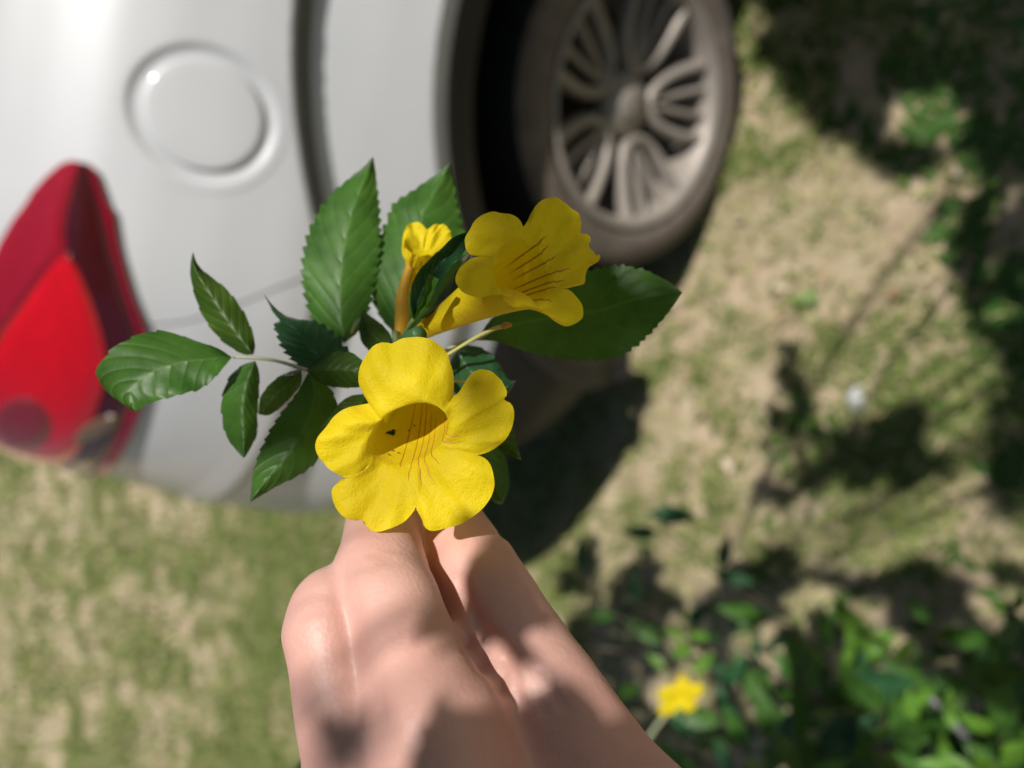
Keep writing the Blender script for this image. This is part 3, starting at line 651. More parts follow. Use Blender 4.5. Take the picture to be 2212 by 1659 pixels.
f2_lobes = [
 [(690, 552), (625, 546), (592, 505), (585, 460), (590, 405), (622, 350), (662, 292), (712, 255), (780, 235), (860, 242), (930, 260), (975, 292), (1003, 342)],
 [(1003, 342), (1030, 300), (1052, 240), (1076, 200), (1120, 160), (1180, 140), (1240, 148), (1290, 180), (1340, 215), (1382, 262), (1410, 305), (1413, 350), (1414, 392)],
 [(1414, 392), (1442, 392), (1466, 396), (1482, 426), (1464, 470), (1470, 492), (1500, 520), (1522, 548), (1552, 544), (1535, 590), (1472, 636), (1442, 700), (1430, 756), (1340, 780), (1250, 800), (1205, 820)],
 [(1205, 820), (1250, 800), (1300, 798), (1350, 840), (1386, 900), (1400, 985), (1380, 1022), (1325, 1058), (1272, 1066), (1212, 1046), (1160, 1002), (1110, 950), (1062, 898), (1020, 850), (975, 812), (940, 800)],
 [(940, 800), (905, 792), (850, 792), (800, 812), (740, 846), (660, 860), (590, 846), (525, 818), (500, 770), (493, 712), (512, 660), (552, 620), (610, 580), (690, 552)]]
fl2 = Corolla(z2, (985, 690), D0 + .003, (.62, .22, .75), .036, (.0088, .0076), math.radians(60), f2_lobes, (.46, .06, .88), bend=(-.0057, -.0046, 0), T0=.004, curl=.004, ruffle=.0003, s_pow=.9, r_end=.2, lift=[0, .001, .0005, .002, .002])
fo2 = fl2.build(sprig); fo2['label'] = 'shaded yellow flower seen from the side with its long tube'
fl2.guides([(2, .12, .10, .25, .40), (1, .85, .80, .25, .36), (1, .55, .62, .25, .40), (2, .45, .45, .3, .50), (2, .70, .66, .3, .52), (2, .9, .85, .3, .5), (3, .2, .3, .2, .35)], .00018)
# the third, half-hidden flower
f3_lobes = [
 [(882, 570), (869, 550), (869, 520), (875, 495), (890, 480), (908, 482), (922, 496)],
 [(922, 496), (940, 485), (960, 486), (972, 498), (975, 518)],
 [(975, 518), (972, 540), (960, 556), (940, 560), (925, 556)],
 [(925, 556), (915, 566), (905, 575), (895, 578), (890, 576)],
 [(890, 576), (887, 577), (885, 575), (883, 573), (882, 570)]]
idt = lambda x, y: (x, y)
fl3 = Corolla(idt, (906, 545), .204, (.25, .80, .45), .010, (.0036, .0028), 0, f3_lobes, (.2, .3, .95), bend=(-.001, -.001, 0), T0=.003, curl=.003, ruffle=.0003, r_end=.3)
fo3 = fl3.build(sprig); fo3['label'] = 'small yellow flower half hidden behind the leaves'
V, f = wtube([(890, 566, .2035), (878, 600, .203), (869, 645, .203), (868, 690, .202), (860, 735, .201)], [.0011, .0013, .0018, .0019, .0010], 12, 20); link('flower_tube', V, f, simple('orange_yellow_petal', (.78, .42, .02), .55), fo3)
leaflet(st5, [(800, 885), (830, 905), (870, 930), (905, 965)], [(800, 885), (800, 930), (840, 965), (905, 965)], .1975, .1985, CALYX, serr=3, amp=.0)
# calyces, bare style, pistils
V, f = wtube([(858, 752, .1995), (868, 742, .197), (880, 734, .194), (895, 727, .191), (908, 720, .189)], [.0007, .0012, .0019, .0021, .0020], 12, 16); link('calyx', V, f, CALYX, fo2)
V, f = wtube([(862, 800, .2045), (868, 815, .2065), (872, 840, .2045)], [.0008, .0024, .0026], 12, 10); link('calyx', V, f, CALYX, fo1)
V, f = wtube([(930, 790, .1990), (985, 755, .196), (1030, 728, .193), (1068, 710, .1905), (1085, 706, .1895)], [.0004, .0004, .00045, .0005, .00055], 8, 20); sty = link('bare_style', V, f, STYLE, sprig)
V, f = wtube([(1083, 706.5, .1896), (1092, 703, .189), (1100, 702, .1888), (1106, 703, .1888)], [.0005, .0008, .0007, .0003], 8, 10); link('stigma', V, f, ORANGE, sty)
V, f = wtube([(970, 826, .197), (990, 823, .194), (1006, 825, .193)], [.0003, .0003, .0004], 8, 10); link('bare_style', V, f, STYLE, sprig)

# ------------------------------------------------------------------ hand (one continuous surface from a smooth distance field)
def capsule(Q, a, b, ra, rb):
    ab = b - a; t = np.clip(((Q - a) @ ab) / (ab @ ab), 0, 1); return np.linalg.norm(Q - a - t[..., None] * ab, axis=-1) - (ra + (rb - ra) * t)
def smin(a, b, k):
    h = np.clip(.5 + .5 * (b - a) / k, 0, 1); return b + (a - b) * h - k * h * (1 - h)
def surface_nets(D, org, step):
    nx, ny, nz = D.shape; s = D < 0
    cnt = np.zeros((nx - 1, ny - 1, nz - 1), np.int8); acc = np.zeros((nx - 1, ny - 1, nz - 1, 3), np.float32); ne = np.zeros((nx - 1, ny - 1, nz - 1), np.float32)
    off = [(0, 0, 0), (1, 0, 0), (0, 1, 0), (1, 1, 0), (0, 0, 1), (1, 0, 1), (0, 1, 1), (1, 1, 1)]
    sl = lambda o: (slice(o[0], nx - 1 + o[0]), slice(o[1], ny - 1 + o[1]), slice(o[2], nz - 1 + o[2]))
    for a in range(8):
        for b in range(a + 1, 8):
            d = [off[b][k] - off[a][k] for k in range(3)]
            if sum(abs(q) for q in d) != 1: continue
            da, db = D[sl(off[a])], D[sl(off[b])]; cr = (da < 0) != (db < 0); t = np.where(cr, da / np.where(cr, da - db, 1), 0)
            for k in range(3): acc[..., k] += np.where(cr, off[a][k] + t * d[k], 0)
            ne += cr
    act = ne > 0; idx = -np.ones(act.shape, int); idx[act] = np.arange(act.sum())
    cells = np.argwhere(act); V = (cells + acc[act] / ne[act][:, None]) * step + org; Fc = []
    for k in range(3):
        o = [0, 0, 0]; o[k] = 1
        A_ = s[:nx - o[0], :ny - o[1], :nz - o[2]]; B_ = s[o[0]:, o[1]:, o[2]:]; e = np.argwhere(A_ != B_)
        p, q = [(1, 2), (2, 0), (0, 1)][k]
        ok = (e[:, p] > 0) & (e[:, q] > 0) & (e[:, p] < D.shape[p] - 1) & (e[:, q] < D.shape[q] - 1) & (e[:, k] < D.shape[k] - 1); e = e[ok]
        inn = A_[tuple(e.T)]
        def at(dp, dq):
            c = e.copy(); c[:, p] += dp; c[:, q] += dq; return idx[tuple(c.T)]
        Q = np.stack([at(-1, -1), at(0, -1), at(0, 0), at(-1, 0)], 1); Q[~inn] = Q[~inn][:, ::-1]; Fc.append(Q)
    return V, np.vstack(Fc)
def cs(x, y, d): return np.array([(x - CX) / F * d, -(y - CY) / F * d, -d])      # camera-space point
J = lambda x, y, d, r: (cs(x, y, d), r / 1000)
fingers = [
 [J(945, 1590, .1550, 13.0), J(838, 1300, .1735, 10.9), J(822, 1235, .1810, 10.7), J(830, 1090, .2060, 9.0), J(870, 985, .2150, 7.6)],          # index
 [J(800, 1730, .1600, 12.5), J(716, 1370, .1730, 10.4), J(722, 1325, .1770, 10.2), J(800, 1250, .1990, 8.4), J(860, 1160, .2130, 7.6)],          # middle
 [J(800, 1840, .1680, 11.5), J(775, 1520, .1900, 9.2), J(790, 1480, .1930, 9.0), J(880, 1440, .2080, 8.0), J(940, 1500, .2090, 7.2)],            # ring, curled into the palm
 [J(830, 1980, .1740, 10.5), J(830, 1680, .1970, 8.4), J(850, 1640, .1990, 8.2), J(920, 1610, .2100, 7.2), J(970, 1670, .2090, 6.6)],            # little
 [J(1400, 1830, .1560, 14.0), J(1185, 1465, .1680, 9.6), J(1030, 1225, .1890, 9.6), J(946, 1085, .2110, 8.4)]]                                    # thumb
wrist = J(1180, 2150, .150, 22); 
lo = np.array([-.060, -.205, -.228]); hi = np.array([.062, -.008, -.118]); st_ = .0010
dims = np.ceil((hi - lo) / st_).astype(int); gx_, gy_, gz_ = [lo[k] + np.arange(dims[k]) * st_ for k in range(3)]
Q = np.stack(np.meshgrid(gx_, gy_, gz_, indexing='ij'), -1).astype(np.float32)
def chain(ch, k=.002):
    D = None
    for (a, ra), (b, rb) in zip(ch[:-1], ch[1:]):
        c = capsule(Q, a.astype(np.float32), b.astype(np.float32), ra, rb); D = c if D is None else smin(D, c, k)
    return D
D = chain(fingers[0])
for fg, kk in ((fingers[1], .0012), (fingers[2], .0015), (fingers[3], .0015)): D = smin(D, chain(fg), kk)
palm = None
for fg in fingers[:4]:
    c = capsule(Q, wrist[0] + np.array([-.002, 0, 0]), fg[0][0], .016, fg[0][1] + .001); palm = c if palm is None else smin(palm, c, .008)
palm = smin(palm, capsule(Q, cs(1050, 1900, .172), cs(900, 1650, .178), .016, .012), .008)
D = smin(D, palm, .004)
th_ = chain(fingers[4], .0015); th_ = smin(th_, capsule(Q, wrist[0] + np.array([.004, 0, 0]), fingers[4][0][0], .018, .0135), .008)
D = smin(D, th_, .0014)
web = capsule(Q, cs(1130, 1560, .170), cs(1040, 1390, .178), .011, .0075); web = smin(web, capsule(Q, cs(1030, 1380, .182), cs(945, 1180, .200), .0075, .006), .004); web = smin(web, capsule(Q, cs(1230, 1700, .162), cs(1130, 1560, .168), .016, .010), .006)
D = smin(D, web, .004)
fore = capsule(Q, wrist[0], cs(1330, 3300, .150), .023, .030); D = smin(D, fore, .012)
# skin folds at the web, joint creases, tendon ridge
QX = CX + F * Q[..., 0] / -Q[..., 2]; QY = CY - F * Q[..., 1] / -Q[..., 2]
def crease(pts, r, dp):
    global D
    dd = None
    for (x1, y1), (x2, y2) in zip(pts[:-1], pts[1:]):
        t = np.clip(((QX - x1) * (x2 - x1) + (QY - y1) * (y2 - y1)) / ((x2 - x1) ** 2 + (y2 - y1) ** 2), 0, 1); e = np.hypot(QX - x1 - t * (x2 - x1), QY - y1 - t * (y2 - y1)); dd = e if dd is None else np.minimum(dd, e)
    D = D + (dp / 1000) * np.exp(-(dd / r) ** 2)
crease([(742, 1275), (768, 1390), (810, 1500), (832, 1575)], 24, 1.0); crease([(800, 1480), (826, 1545)], 12, .5)      # between index and middle finger
crease([(990, 1250), (1040, 1350), (1100, 1430)], 12, 1.0)                                                   # between index finger and thumb
for p_, r_, d_ in (([(1098, 1425), (1082, 1495)], 9, .8), ([(1112, 1440), (1124, 1530)], 9, .9), ([(1140, 1452), (1176, 1540)], 10, .8), ([(1062, 1380), (1040, 1445)], 9, .7), ([(1035, 1340), (1008, 1400)], 8, .7), ([(1165, 1465), (1220, 1530)], 10, .8),
                   ([(742, 1238), (800, 1222), (850, 1208)], 6, .55), ([(740, 1218), (800, 1200), (846, 1188)], 5, .4), ([(1005, 1172), (1085, 1158)], 7, .6), ([(1015, 1195), (1080, 1186)], 5, .35), ([(640, 1300), (690, 1282), (730, 1290)], 7, .4), ([(650, 1335), (700, 1318)], 6, .3), ([(655, 1360), (705, 1345)], 6, .25)): crease(p_, r_, d_)
D = D + .00025 * np.sin(Q[..., 0] * 310 + 2 * np.sin(Q[..., 1] * 170)) * np.sin(Q[..., 1] * 260 + 1.4)
V, Fh = surface_nets(D.astype(np.float32), lo, st_); del Q, D, QX, QY
# light smoothing of the grid steps
nb = np.zeros_like(V); cntn = np.zeros(len(V))
for it in range(2):
    nb[:] = 0; cntn[:] = 0
    for k in range(4):
        np.add.at(nb, Fh[:, k], V[Fh[:, (k + 1) % 4]]); np.add.at(cntn, Fh[:, k], 1)
    V = np.where(cntn[:, None] > 0, .5 * V + .5 * nb / np.maximum(cntn, 1)[:, None], V)
Vw = CAM + V @ M3
hand = link('person', Vw, Fh[:, ::-1] , SKIN); tag(hand, 'bare left hand and wrist pinching the flower stem between thumb and fingers', 'person')

# ------------------------------------------------------------------ grass
def blades(pts, hmin, hmax, wmin, wmax, per, spread):
    V = []; Fc = []; n = 0; UV = []
    for (x, y) in pts:
        for _ in range(per):
            a = rng.uniform(0, 2 * np.pi); h = rng.uniform(hmin, hmax); wd = rng.uniform(wmin, wmax); le = rng.uniform(.5, 1.6) * h
            bx, by = x + rng.normal(0, spread), y + rng.normal(0, spread); bz = gz(bx, by) - .003; d = np.array([math.cos(a), math.sin(a), 0]); s_ = np.array([-d[1], d[0], 0]) * wd
            b = np.array([bx, by, bz]); m_ = b + d * le * .4 + [0, 0, h * .75]; tpt = b + d * le + [0, 0, h * rng.uniform(.5, 1.)]
            V += [b - s_, b + s_, m_ + s_ * .8, m_ - s_ * .8, tpt]; Fc += [(n, n + 1, n + 2, n + 3), (n + 3, n + 2, n + 4)]; n += 5
            UV += [(rng.uniform(), 0)] * 5
    return V, Fc, UV
def grass_mat():
    m, t, p = mat('grass_blade'); uv = N(t, 'ShaderNodeUVMap').outputs[0]; sx = N(t, 'ShaderNodeSeparateXYZ'); t.links.new(uv, sx.inputs[0])
    c = ramp(t, sx.outputs[0], [(.0, (.08, .15, .02)), (.4, (.17, .26, .045)), (.68, (.29, .33, .09)), (1., (.52, .44, .26))])
    t.links.new(c, p.inputs['Base Color']); p.inputs['Roughness'].default_value = .6; translucent(t, p, c, .25)
    return m
_H = rng.uniform(size=(64, 64))
def vnoise(x, y):
    x = np.asarray(x, float); y = np.asarray(y, float); xi, yi = np.floor(x).astype(int), np.floor(y).astype(int); fx, fy = x - xi, y - yi; fx = fx * fx * (3 - 2 * fx); fy = fy * fy * (3 - 2 * fy)
    g = lambda a, b: _H[a % 64, b % 64]
    return (g(xi, yi) * (1 - fx) + g(xi + 1, yi) * fx) * (1 - fy) + (g(xi, yi + 1) * (1 - fx) + g(xi + 1, yi + 1) * fx) * fy
def density(x, y):
    n_ = .25 * vnoise(x * 2.1, y * 2.1) + .40 * vnoise(x * 7.3 + 11, y * 7.3 + 5) + .35 * vnoise(x * 17 + 3, y * 17 + 40)
    lo_ = .53 - .08 * sstep(1.0, 2.2, y)
    return .10 + .90 * sstep(lo_, lo_ + .2, n_)
gpts = []
while len(gpts) < 22000:
    x, y = rng.uniform(-2.6, 1.8, 4000), rng.uniform(.15, 3.2, 4000); k = rng.uniform(size=4000) < density(x, y); gpts += list(zip(x[k], y[k]))
GM = grass_mat()
V, f, uv = blades(gpts[:22000], .010, .036, .0013, .0032, 7, .016)
mbf = MB()
for k_, (y0, y1, n_) in enumerate(((1.3, 2.4, 3600), (2.4, 3.8, 3400), (3.8, 6.0, 3100), (6.0, 10.5, 2700))):
    fp = []; sc_ = (1, 1.5, 2.2, 3.4)[k_]
    while len(fp) < n_:
        y = rng.uniform(y0, y1, 4000); x = rng.uniform(-.55 * y1 - .7, .1 - .02 * y1, 4000)
        n1 = .25 * vnoise(x * 4 / sc_, y * 1.6 / sc_) + .4 * vnoise(x * 11 / sc_ + 7, y * 4.5 / sc_ + 3) + .35 * vnoise(x * 26 / sc_ + 7, y * 10 / sc_ + 3); k = rng.uniform(size=4000) < .22 + .78 * sstep(.36, .72, n1); fp += list(zip(x[k], y[k]))
    mbf.add(*blades(fp[:n_], .012 * sc_ ** .6, .036 * sc_ ** .6, .0016 * sc_, .0036 * sc_, 6, .018 * sc_))
sx_ = np.stack([rng.uniform(-2.6, 1.8, 6000), rng.uniform(.1, 3.4, 6000)], 1)
V3, f3, uv3 = blades(sx_, .002, .007, .0012, .0026, 1, .01); V3 = np.array(V3); V3 = V3.reshape(-1, 5, 3); V3[:, :, :2] = V3[:, :1, :2] + (V3[:, :, :2] - V3[:, :1, :2]) * 5.5; V3[:, 1, :2] = V3[:, 0, :2] + .003; V3[:, :, 2] += .006; uv3 = np.array(uv3); uv3[:, 0] = .85 + .15 * uv3[:, 0]
mb = MB(); mb.add(V, f, uv); mb.add(np.vstack(mbf.v), mbf.f, np.vstack(mbf.uv)); mb.add(V3.reshape(-1, 3), f3, uv3); tag(mb.build('grass', GM, None, False), 'sparse short green grass on the sandy soil', 'grass', kind='stuff')

# ------------------------------------------------------------------ shade tree behind the photographer, the bush below and fallen leaves
def simple_leaf(L, wd, fold=.12, bend=.15):
    """leaf along +x, base at the origin; 14 faces"""
    xs = np.linspace(0, 1, 6); hw = wd * np.array([.02, .75, 1, .85, .5, .0]); V = []; UV = []
    for x, h in zip(xs, hw):
        z = -bend * x * x * L
        V += [(x * L, -h / 2, z + fold * h / 2), (x * L, 0, z), (x * L, h / 2, z + fold * h / 2)]; UV += [(0, x), (.5, x), (1, x)]
    return np.array(V), [(a * 3 + b, a * 3 + b + 1, a * 3 + b + 4, a * 3 + b + 3) for a in range(5) for b in range(2)], np.array(UV)
def frame(d, up):
    d = unit(d); s_ = np.cross(up, d); s_ = unit(s_ if np.linalg.norm(s_) > 1e-6 else np.cross([1, 0, 0], d)); return np.stack([d, s_, np.cross(d, s_)], 1)
def in_view(Pt, marg=60):
    q, d = project(np.asarray(Pt)[None]); return d[0] > .005 and -marg < q[0, 0] < 2212 + marg and -marg < q[0, 1] < 1659 + marg
def gap(Pt, T):
    """how near the sun ray through Pt passes to any of the points T (only those on its down-sun side)"""
    w_ = T - Pt; k = w_ @ -SUN; d = np.linalg.norm(w_ + k[:, None] * SUN, axis=1); return float(np.where(k > 0, d, 9.).min())
SHADE = [
 [(1620, -40), (1648, 60), (1625, 150), (1690, 205), (1745, 262), (1805, 312), (1850, 332), (1930, 388), (1992, 372), (2060, 332), (2125, 345), (2130, 420), (2212, 395), (2280, 380), (2280, -60)],
 [(2005, 468), (2100, 430), (2240, 420), (2240, 820), (2110, 720), (2080, 640), (2062, 560), (2012, 505)],
 [(2090, 640), (2240, 700), (2240, 1120), (2130, 1100), (2140, 900), (2120, 760)],
 [(1688, 740), (1722, 760), (1745, 880), (1800, 905), (1850, 920), (1990, 872), (2050, 900), (2120, 950), (2000, 1045), (1900, 1065), (1830, 1080), (1750, 1125), (1680, 1155), (1615, 1135), (1640, 1000), (1635, 905), (1676, 830)],
 [(1330, 1250), (1400, 1180), (1480, 1330), (1600, 1230), (1700, 1180), (1760, 1240), (1900, 1250), (2050, 1180), (2240, 1250), (2240, 1750), (1200, 1750), (1150, 1420)],
 [(1120, 1190), (1190, 1165), (1230, 1200), (1290, 1150), (1300, 1290), (1180, 1280)]]
LIT = [(2000, 260, 75, 50), (1985, 700, 22, 22), (2150, 690, 26, 24), (2130, 770, 24, 24), (2130, 840, 40, 26), (2060, 945, 55, 30), (1790, 1095, 30, 25), (1760, 1130, 60, 45), (2090, 1180, 70, 60), (2170, 1310, 75, 40), (1480, 1370, 30, 40), (1850, 1400, 60, 40), (1950, 1390, 22, 22), (2060, 1370, 22, 22), (2010, 1545, 40, 30), (2090, 1640, 60, 30), (1510, 1420, 22, 22), (1470, 1500, 60, 45), (1650, 1420, 22, 50), (1770, 1180, 30, 25)]
SPR = [W(x, y, d) for x, y, d in ((905, 930, .175), (820, 1010, .176), (1010, 960, .176), (880, 830, .173), (1100, 560, .175), (1200, 600, .178), (980, 660, .178), (740, 560, .215), (770, 430, .22), (930, 500, .22), (350, 800, .2), (480, 650, .2), (520, 880, .2), (620, 950, .195), (1280, 690, .2), (700, 760, .2), (1400, 650, .198), (800, 1250, .16), (700, 1330, .16), (830, 1450, .15), (760, 1500, .15), (1000, 1450, .155), (930, 1380, .155), (660, 1290, .16), (640, 1350, .16), (900, 1250, .165), (850, 1600, .145), (900, 1640, .142), (790, 1590, .145), (980, 1540, .147), (940, 1310, .16), (690, 1440, .155), (1210, 1420, .152), (1260, 1490, .15), (760, 1180, .175), (860, 1160, .18))]
CARP = [C(np.array(t_), np.array(.08), np.array(z_)) for t_, z_ in ((-.26, 1.14), (-.1, 1.2), (-.4, 1.2), (-.5, 1.1), (-.6, .9), (-.2, .85), (0, .9), (-.65, 1.2), (.1, 1.1), (-.1, .3), (.05, .25), (-.2, .2), (0, .4), (.2, .3))]
LITP = np.array([W(1470, 1505, .80), W(1440, 1500, .80), W(1500, 1510, .80)] + [W(x, y, float((ground(x, y) - CAM) @ -BK) * fr) for x, y, fr in ((1480, 1372, .60), (1462, 1432, .60), (1850, 1395, .64), (1990, 1545, .56), (2040, 1635, .54), (2150, 1640, .54))])
SPR = np.array(SPR); CARP = np.array(CARP); rng = np.random.default_rng(11)
tree = empty('shade_tree'); tag(tree, 'leafy tree behind the photographer that throws the dappled shade on the ground', 'tree')
LM = [simple_leaf(.075, .030), simple_leaf(.062, .026, .2, .3), simple_leaf(.085, .034, .1, .2)]
mb = MB(); tips = []; tries = 0
def add_leaf(Pt, k=None, sc=1.):
    Vl, fl_, uvl = LM[k if k is not None else rng.integers(3)]; d = unit(rng.normal(size=3) * [1, 1, .35]); R_ = frame(d, unit(SUN * .8 + rng.normal(size=3) * .45))
    mb.add((Vl * sc - [.035 * sc, 0, 0]) @ R_.T + Pt, fl_, uvl)
polys = [np.array(p) for p in SHADE]; area = np.array([abs(np.sum(p[:, 0] * np.roll(p[:, 1], 1) - p[:, 1] * np.roll(p[:, 0], 1))) / 2 for p in polys]); area = area / area.sum()
nl = 0
LIT += [(rng.uniform(1600, 2212), rng.uniform(420, 1659), rng.uniform(4, 16), rng.uniform(4, 16)) for _ in range(80)]
while nl < 6500 and tries < 90000:
    tries += 1; p = SHADE[rng.choice(len(SHADE), p=area)]; pa = np.array(p); q = rng.uniform(pa.min(0), pa.max(0))
    if not inside(q[None], p)[0]: continue
    if any(((q[0] - a_) / (b_ + 18)) ** 2 + ((q[1] - c_) / (d_ + 18)) ** 2 < 1 for a_, c_, b_, d_ in LIT): continue
    g_ = ground(*q); h = rng.uniform(1.75, 2.6); Pt = g_ + SUN * h / SUN[2]
    if in_view(Pt) or gap(Pt, SPR) < .062 or gap(Pt, LITP) < .055 or gap(Pt, CARP) < .10: continue
    add_leaf(Pt, sc=.66); nl += 1
    if nl % 190 == 0: tips.append(Pt)
# unseen leaf clumps added up-sun to shade the lower hand, leaves and flowers
for poly, d, n_, lo_d, hi_d, sc_ in (([(1000, 1580), (1120, 1535), (1260, 1560), (1345, 1520), (1480, 1659), (1560, 1760), (1000, 1760), (930, 1650)], .146, 105, .40, .52, .25), ([(965, 1150), (1040, 1160), (1130, 1290), (1165, 1370), (1090, 1400), (1010, 1300)], .172, 26, .40, .50, .24), ([(672, 1540), (740, 1550), (745, 1650), (690, 1650)], .15, 5, 1.0, 1.3, .34),
        ([(660, 610), (815, 570), (860, 440), (980, 360), (1180, 420), (1300, 540), (1480, 640), (1330, 785), (1060, 730), (960, 690), (880, 700), (800, 740), (690, 720)], .198, 25, 1.0, 1.7, .36), ([(1260, 590), (1360, 572), (1474, 632), (1340, 780), (1080, 745), (1200, 690)], .199, 18, 1.0, 1.7, .42), ([(575, 640), (780, 740), (770, 820), (690, 920), (560, 1060), (600, 860)], .198, 11, 1.0, 1.6, .36), ([(1010, 800), (1110, 860), (1090, 950), (1000, 930)], .176, 3, 1.0, 1.5, .3)):
    pa = np.array(poly, float); k_ = 0
    while k_ < n_:
        q = rng.uniform(pa.min(0), pa.max(0))
        if not inside(q[None], poly)[0]: continue
        add_leaf(W(q[0], q[1], d) + SUN * rng.uniform(lo_d, hi_d), sc=sc_); k_ += 1
    tips.append(np.append(W(pa[:, 0].mean(), pa[:, 1].mean(), d) + SUN * (lo_d + hi_d) / 2, 1))
# the rest of the crown, away from the sun's way to the scene
nl = 0
while nl < 2600:
    Pt = np.array([1.9, -1.9, 3.2]) + rng.normal(size=3) * [.75, .75, .55]
    if Pt[2] < 1.9 or in_view(Pt, 200): continue
    g_ = Pt - SUN * Pt[2] / SUN[2]; c_ = (g_ - HUB); 
    if g_[1] > .25 and g_[0] > -1.2: continue
    add_leaf(Pt, sc=1.15); nl += 1
    if nl % 260 == 0: tips.append(Pt)
nl = 0; tries = 0  # wider canopy added out of view to cut sky light on the shaded ground
while nl < 5200 and tries < 60000:
    tries += 1; Pt = rng.uniform([-3.4, -5.2, 2.6], [4.2, -.3, 5.6])
    if in_view(Pt, 200): continue
    g_ = Pt - SUN * Pt[2] / SUN[2]
    if g_[1] > .05 or gap(Pt, SPR) < .3: continue
    add_leaf(Pt, sc=2.3); nl += 1
    if nl % 400 == 0: tips.append(Pt)
tag(mb.build('crown_and_added_leaves', LEAF, tree), kind='stuff')
trunk = np.array([[1.95, -1.95, -.1], [1.93, -1.9, .8], [1.88, -1.88, 1.7], [1.9, -1.86, 2.6]])
V, f = tube(resample(trunk, 20), np.linspace(.085, .045, 20), 14); link('trunk', V, f, BROWN, tree)
for tp in tips:
    for att in range(40):      # keep the twigs out of the sun's way to the flowers, the hand and the car
        a_ = np.array([1.89, -1.87, rng.uniform(1.7, 2.5)]); near_ = len(tp) == 4; te = tp[:3] + SUN * .8 if near_ else tp; m_ = (a_ + te) / 2 + np.array([0, 0, .18]) + rng.normal(size=3) * (.06 + .02 * att)
        pth = resample([a_, m_, te], 40)
        if min(gap(q_, SPR) for q_ in (pth[:-8] if near_ else pth[:-2])) > .055 and not any(in_view(q_) for q_ in pth): break
    else: continue
    V, f = tube(resample([a_, m_, te] + ([tp[:3] + SUN * .4, tp[:3]] if near_ else []), 14), np.linspace(*((.005, .0007) if near_ else (.013, .0016)), 14), 6); link('branch', V, f, BROWN, tree)

mb = MB(); nl = 0; LW = simple_leaf(.034, .019, .2, .3)
while nl < 900:
    p = SHADE[rng.choice([0, 0, 0, 1, 2, 3, 4])]; pa = np.array(p); q = rng.uniform(pa.min(0), pa.max(0))
    if not inside(q[None], p)[0] or vnoise(q[0] / 60., q[1] / 60.) < .42: continue
    g_ = ground(*q); d = rng.uniform(0, 6.28); R_ = frame([math.cos(d), math.sin(d), .35], [0, 0, 1]); mb.add(LW[0] * rng.uniform(.6, 1.2) @ R_.T + [g_[0], g_[1], .004], LW[1], LW[2]); nl += 1
tag(mb.build('weeds', LEAF, None), 'low broad-leaved weeds growing in the shade', 'weeds', kind='stuff')
bush = empty('trumpet_bush'); tag(bush, 'low green bush with small lime shoots and yellow blossom growing by the shaded ground', 'bush')
BASE = ground(2150, 1720); BASE[2] = 0
def mesh_of(V, f, uv, m):
    o = link('leaf', V, f, m, bush, uv=uv); return o
protos = {}
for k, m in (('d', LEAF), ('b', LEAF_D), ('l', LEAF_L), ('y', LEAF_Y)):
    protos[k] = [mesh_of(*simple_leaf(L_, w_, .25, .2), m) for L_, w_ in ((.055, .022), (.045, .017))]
used = set()
def place(k, Pt, d, up, sc):
    o = protos[k][rng.integers(2)]
    if o.name in used: o = copy_of(o, bush)
    used.add(o.name); R_ = frame(d, up); mt = Matrix.Identity(4)
    for a_ in range(3):
        for b_ in range(3): mt[a_][b_] = R_[a_, b_] * sc
        mt[a_][3] = Pt[a_]
    o.matrix_world = mt; return o
def shoot(px_path, n, k='d', r=.0022, m=None, size=1.0):
    p = resample([W(*q) for q in px_path], 24); V, f = tube(p, np.linspace(r, r * .45, 24), 6); link('stem', V, f, m or BROWN, bush)
    for q in range(n):
        i = int(3 + 20 * q / max(n - 1, 1)); t_ = unit(p[min(i + 1, 23)] - p[i - 1]); sd = unit(rng.normal(size=3)); d = unit(t_ * .45 + sd); kk = k if isinstance(k, str) and len(k) == 1 else rng.choice(list(k))
        place(kk, p[i], d, unit(-BK * -.6 + np.array([0, 0, 1]) + rng.normal(size=3) * .4), size * rng.uniform(.75, 1.25))
gd = lambda x, y: float((ground(x, y) - CAM) @ -BK)
bx, by = 2290, 1760
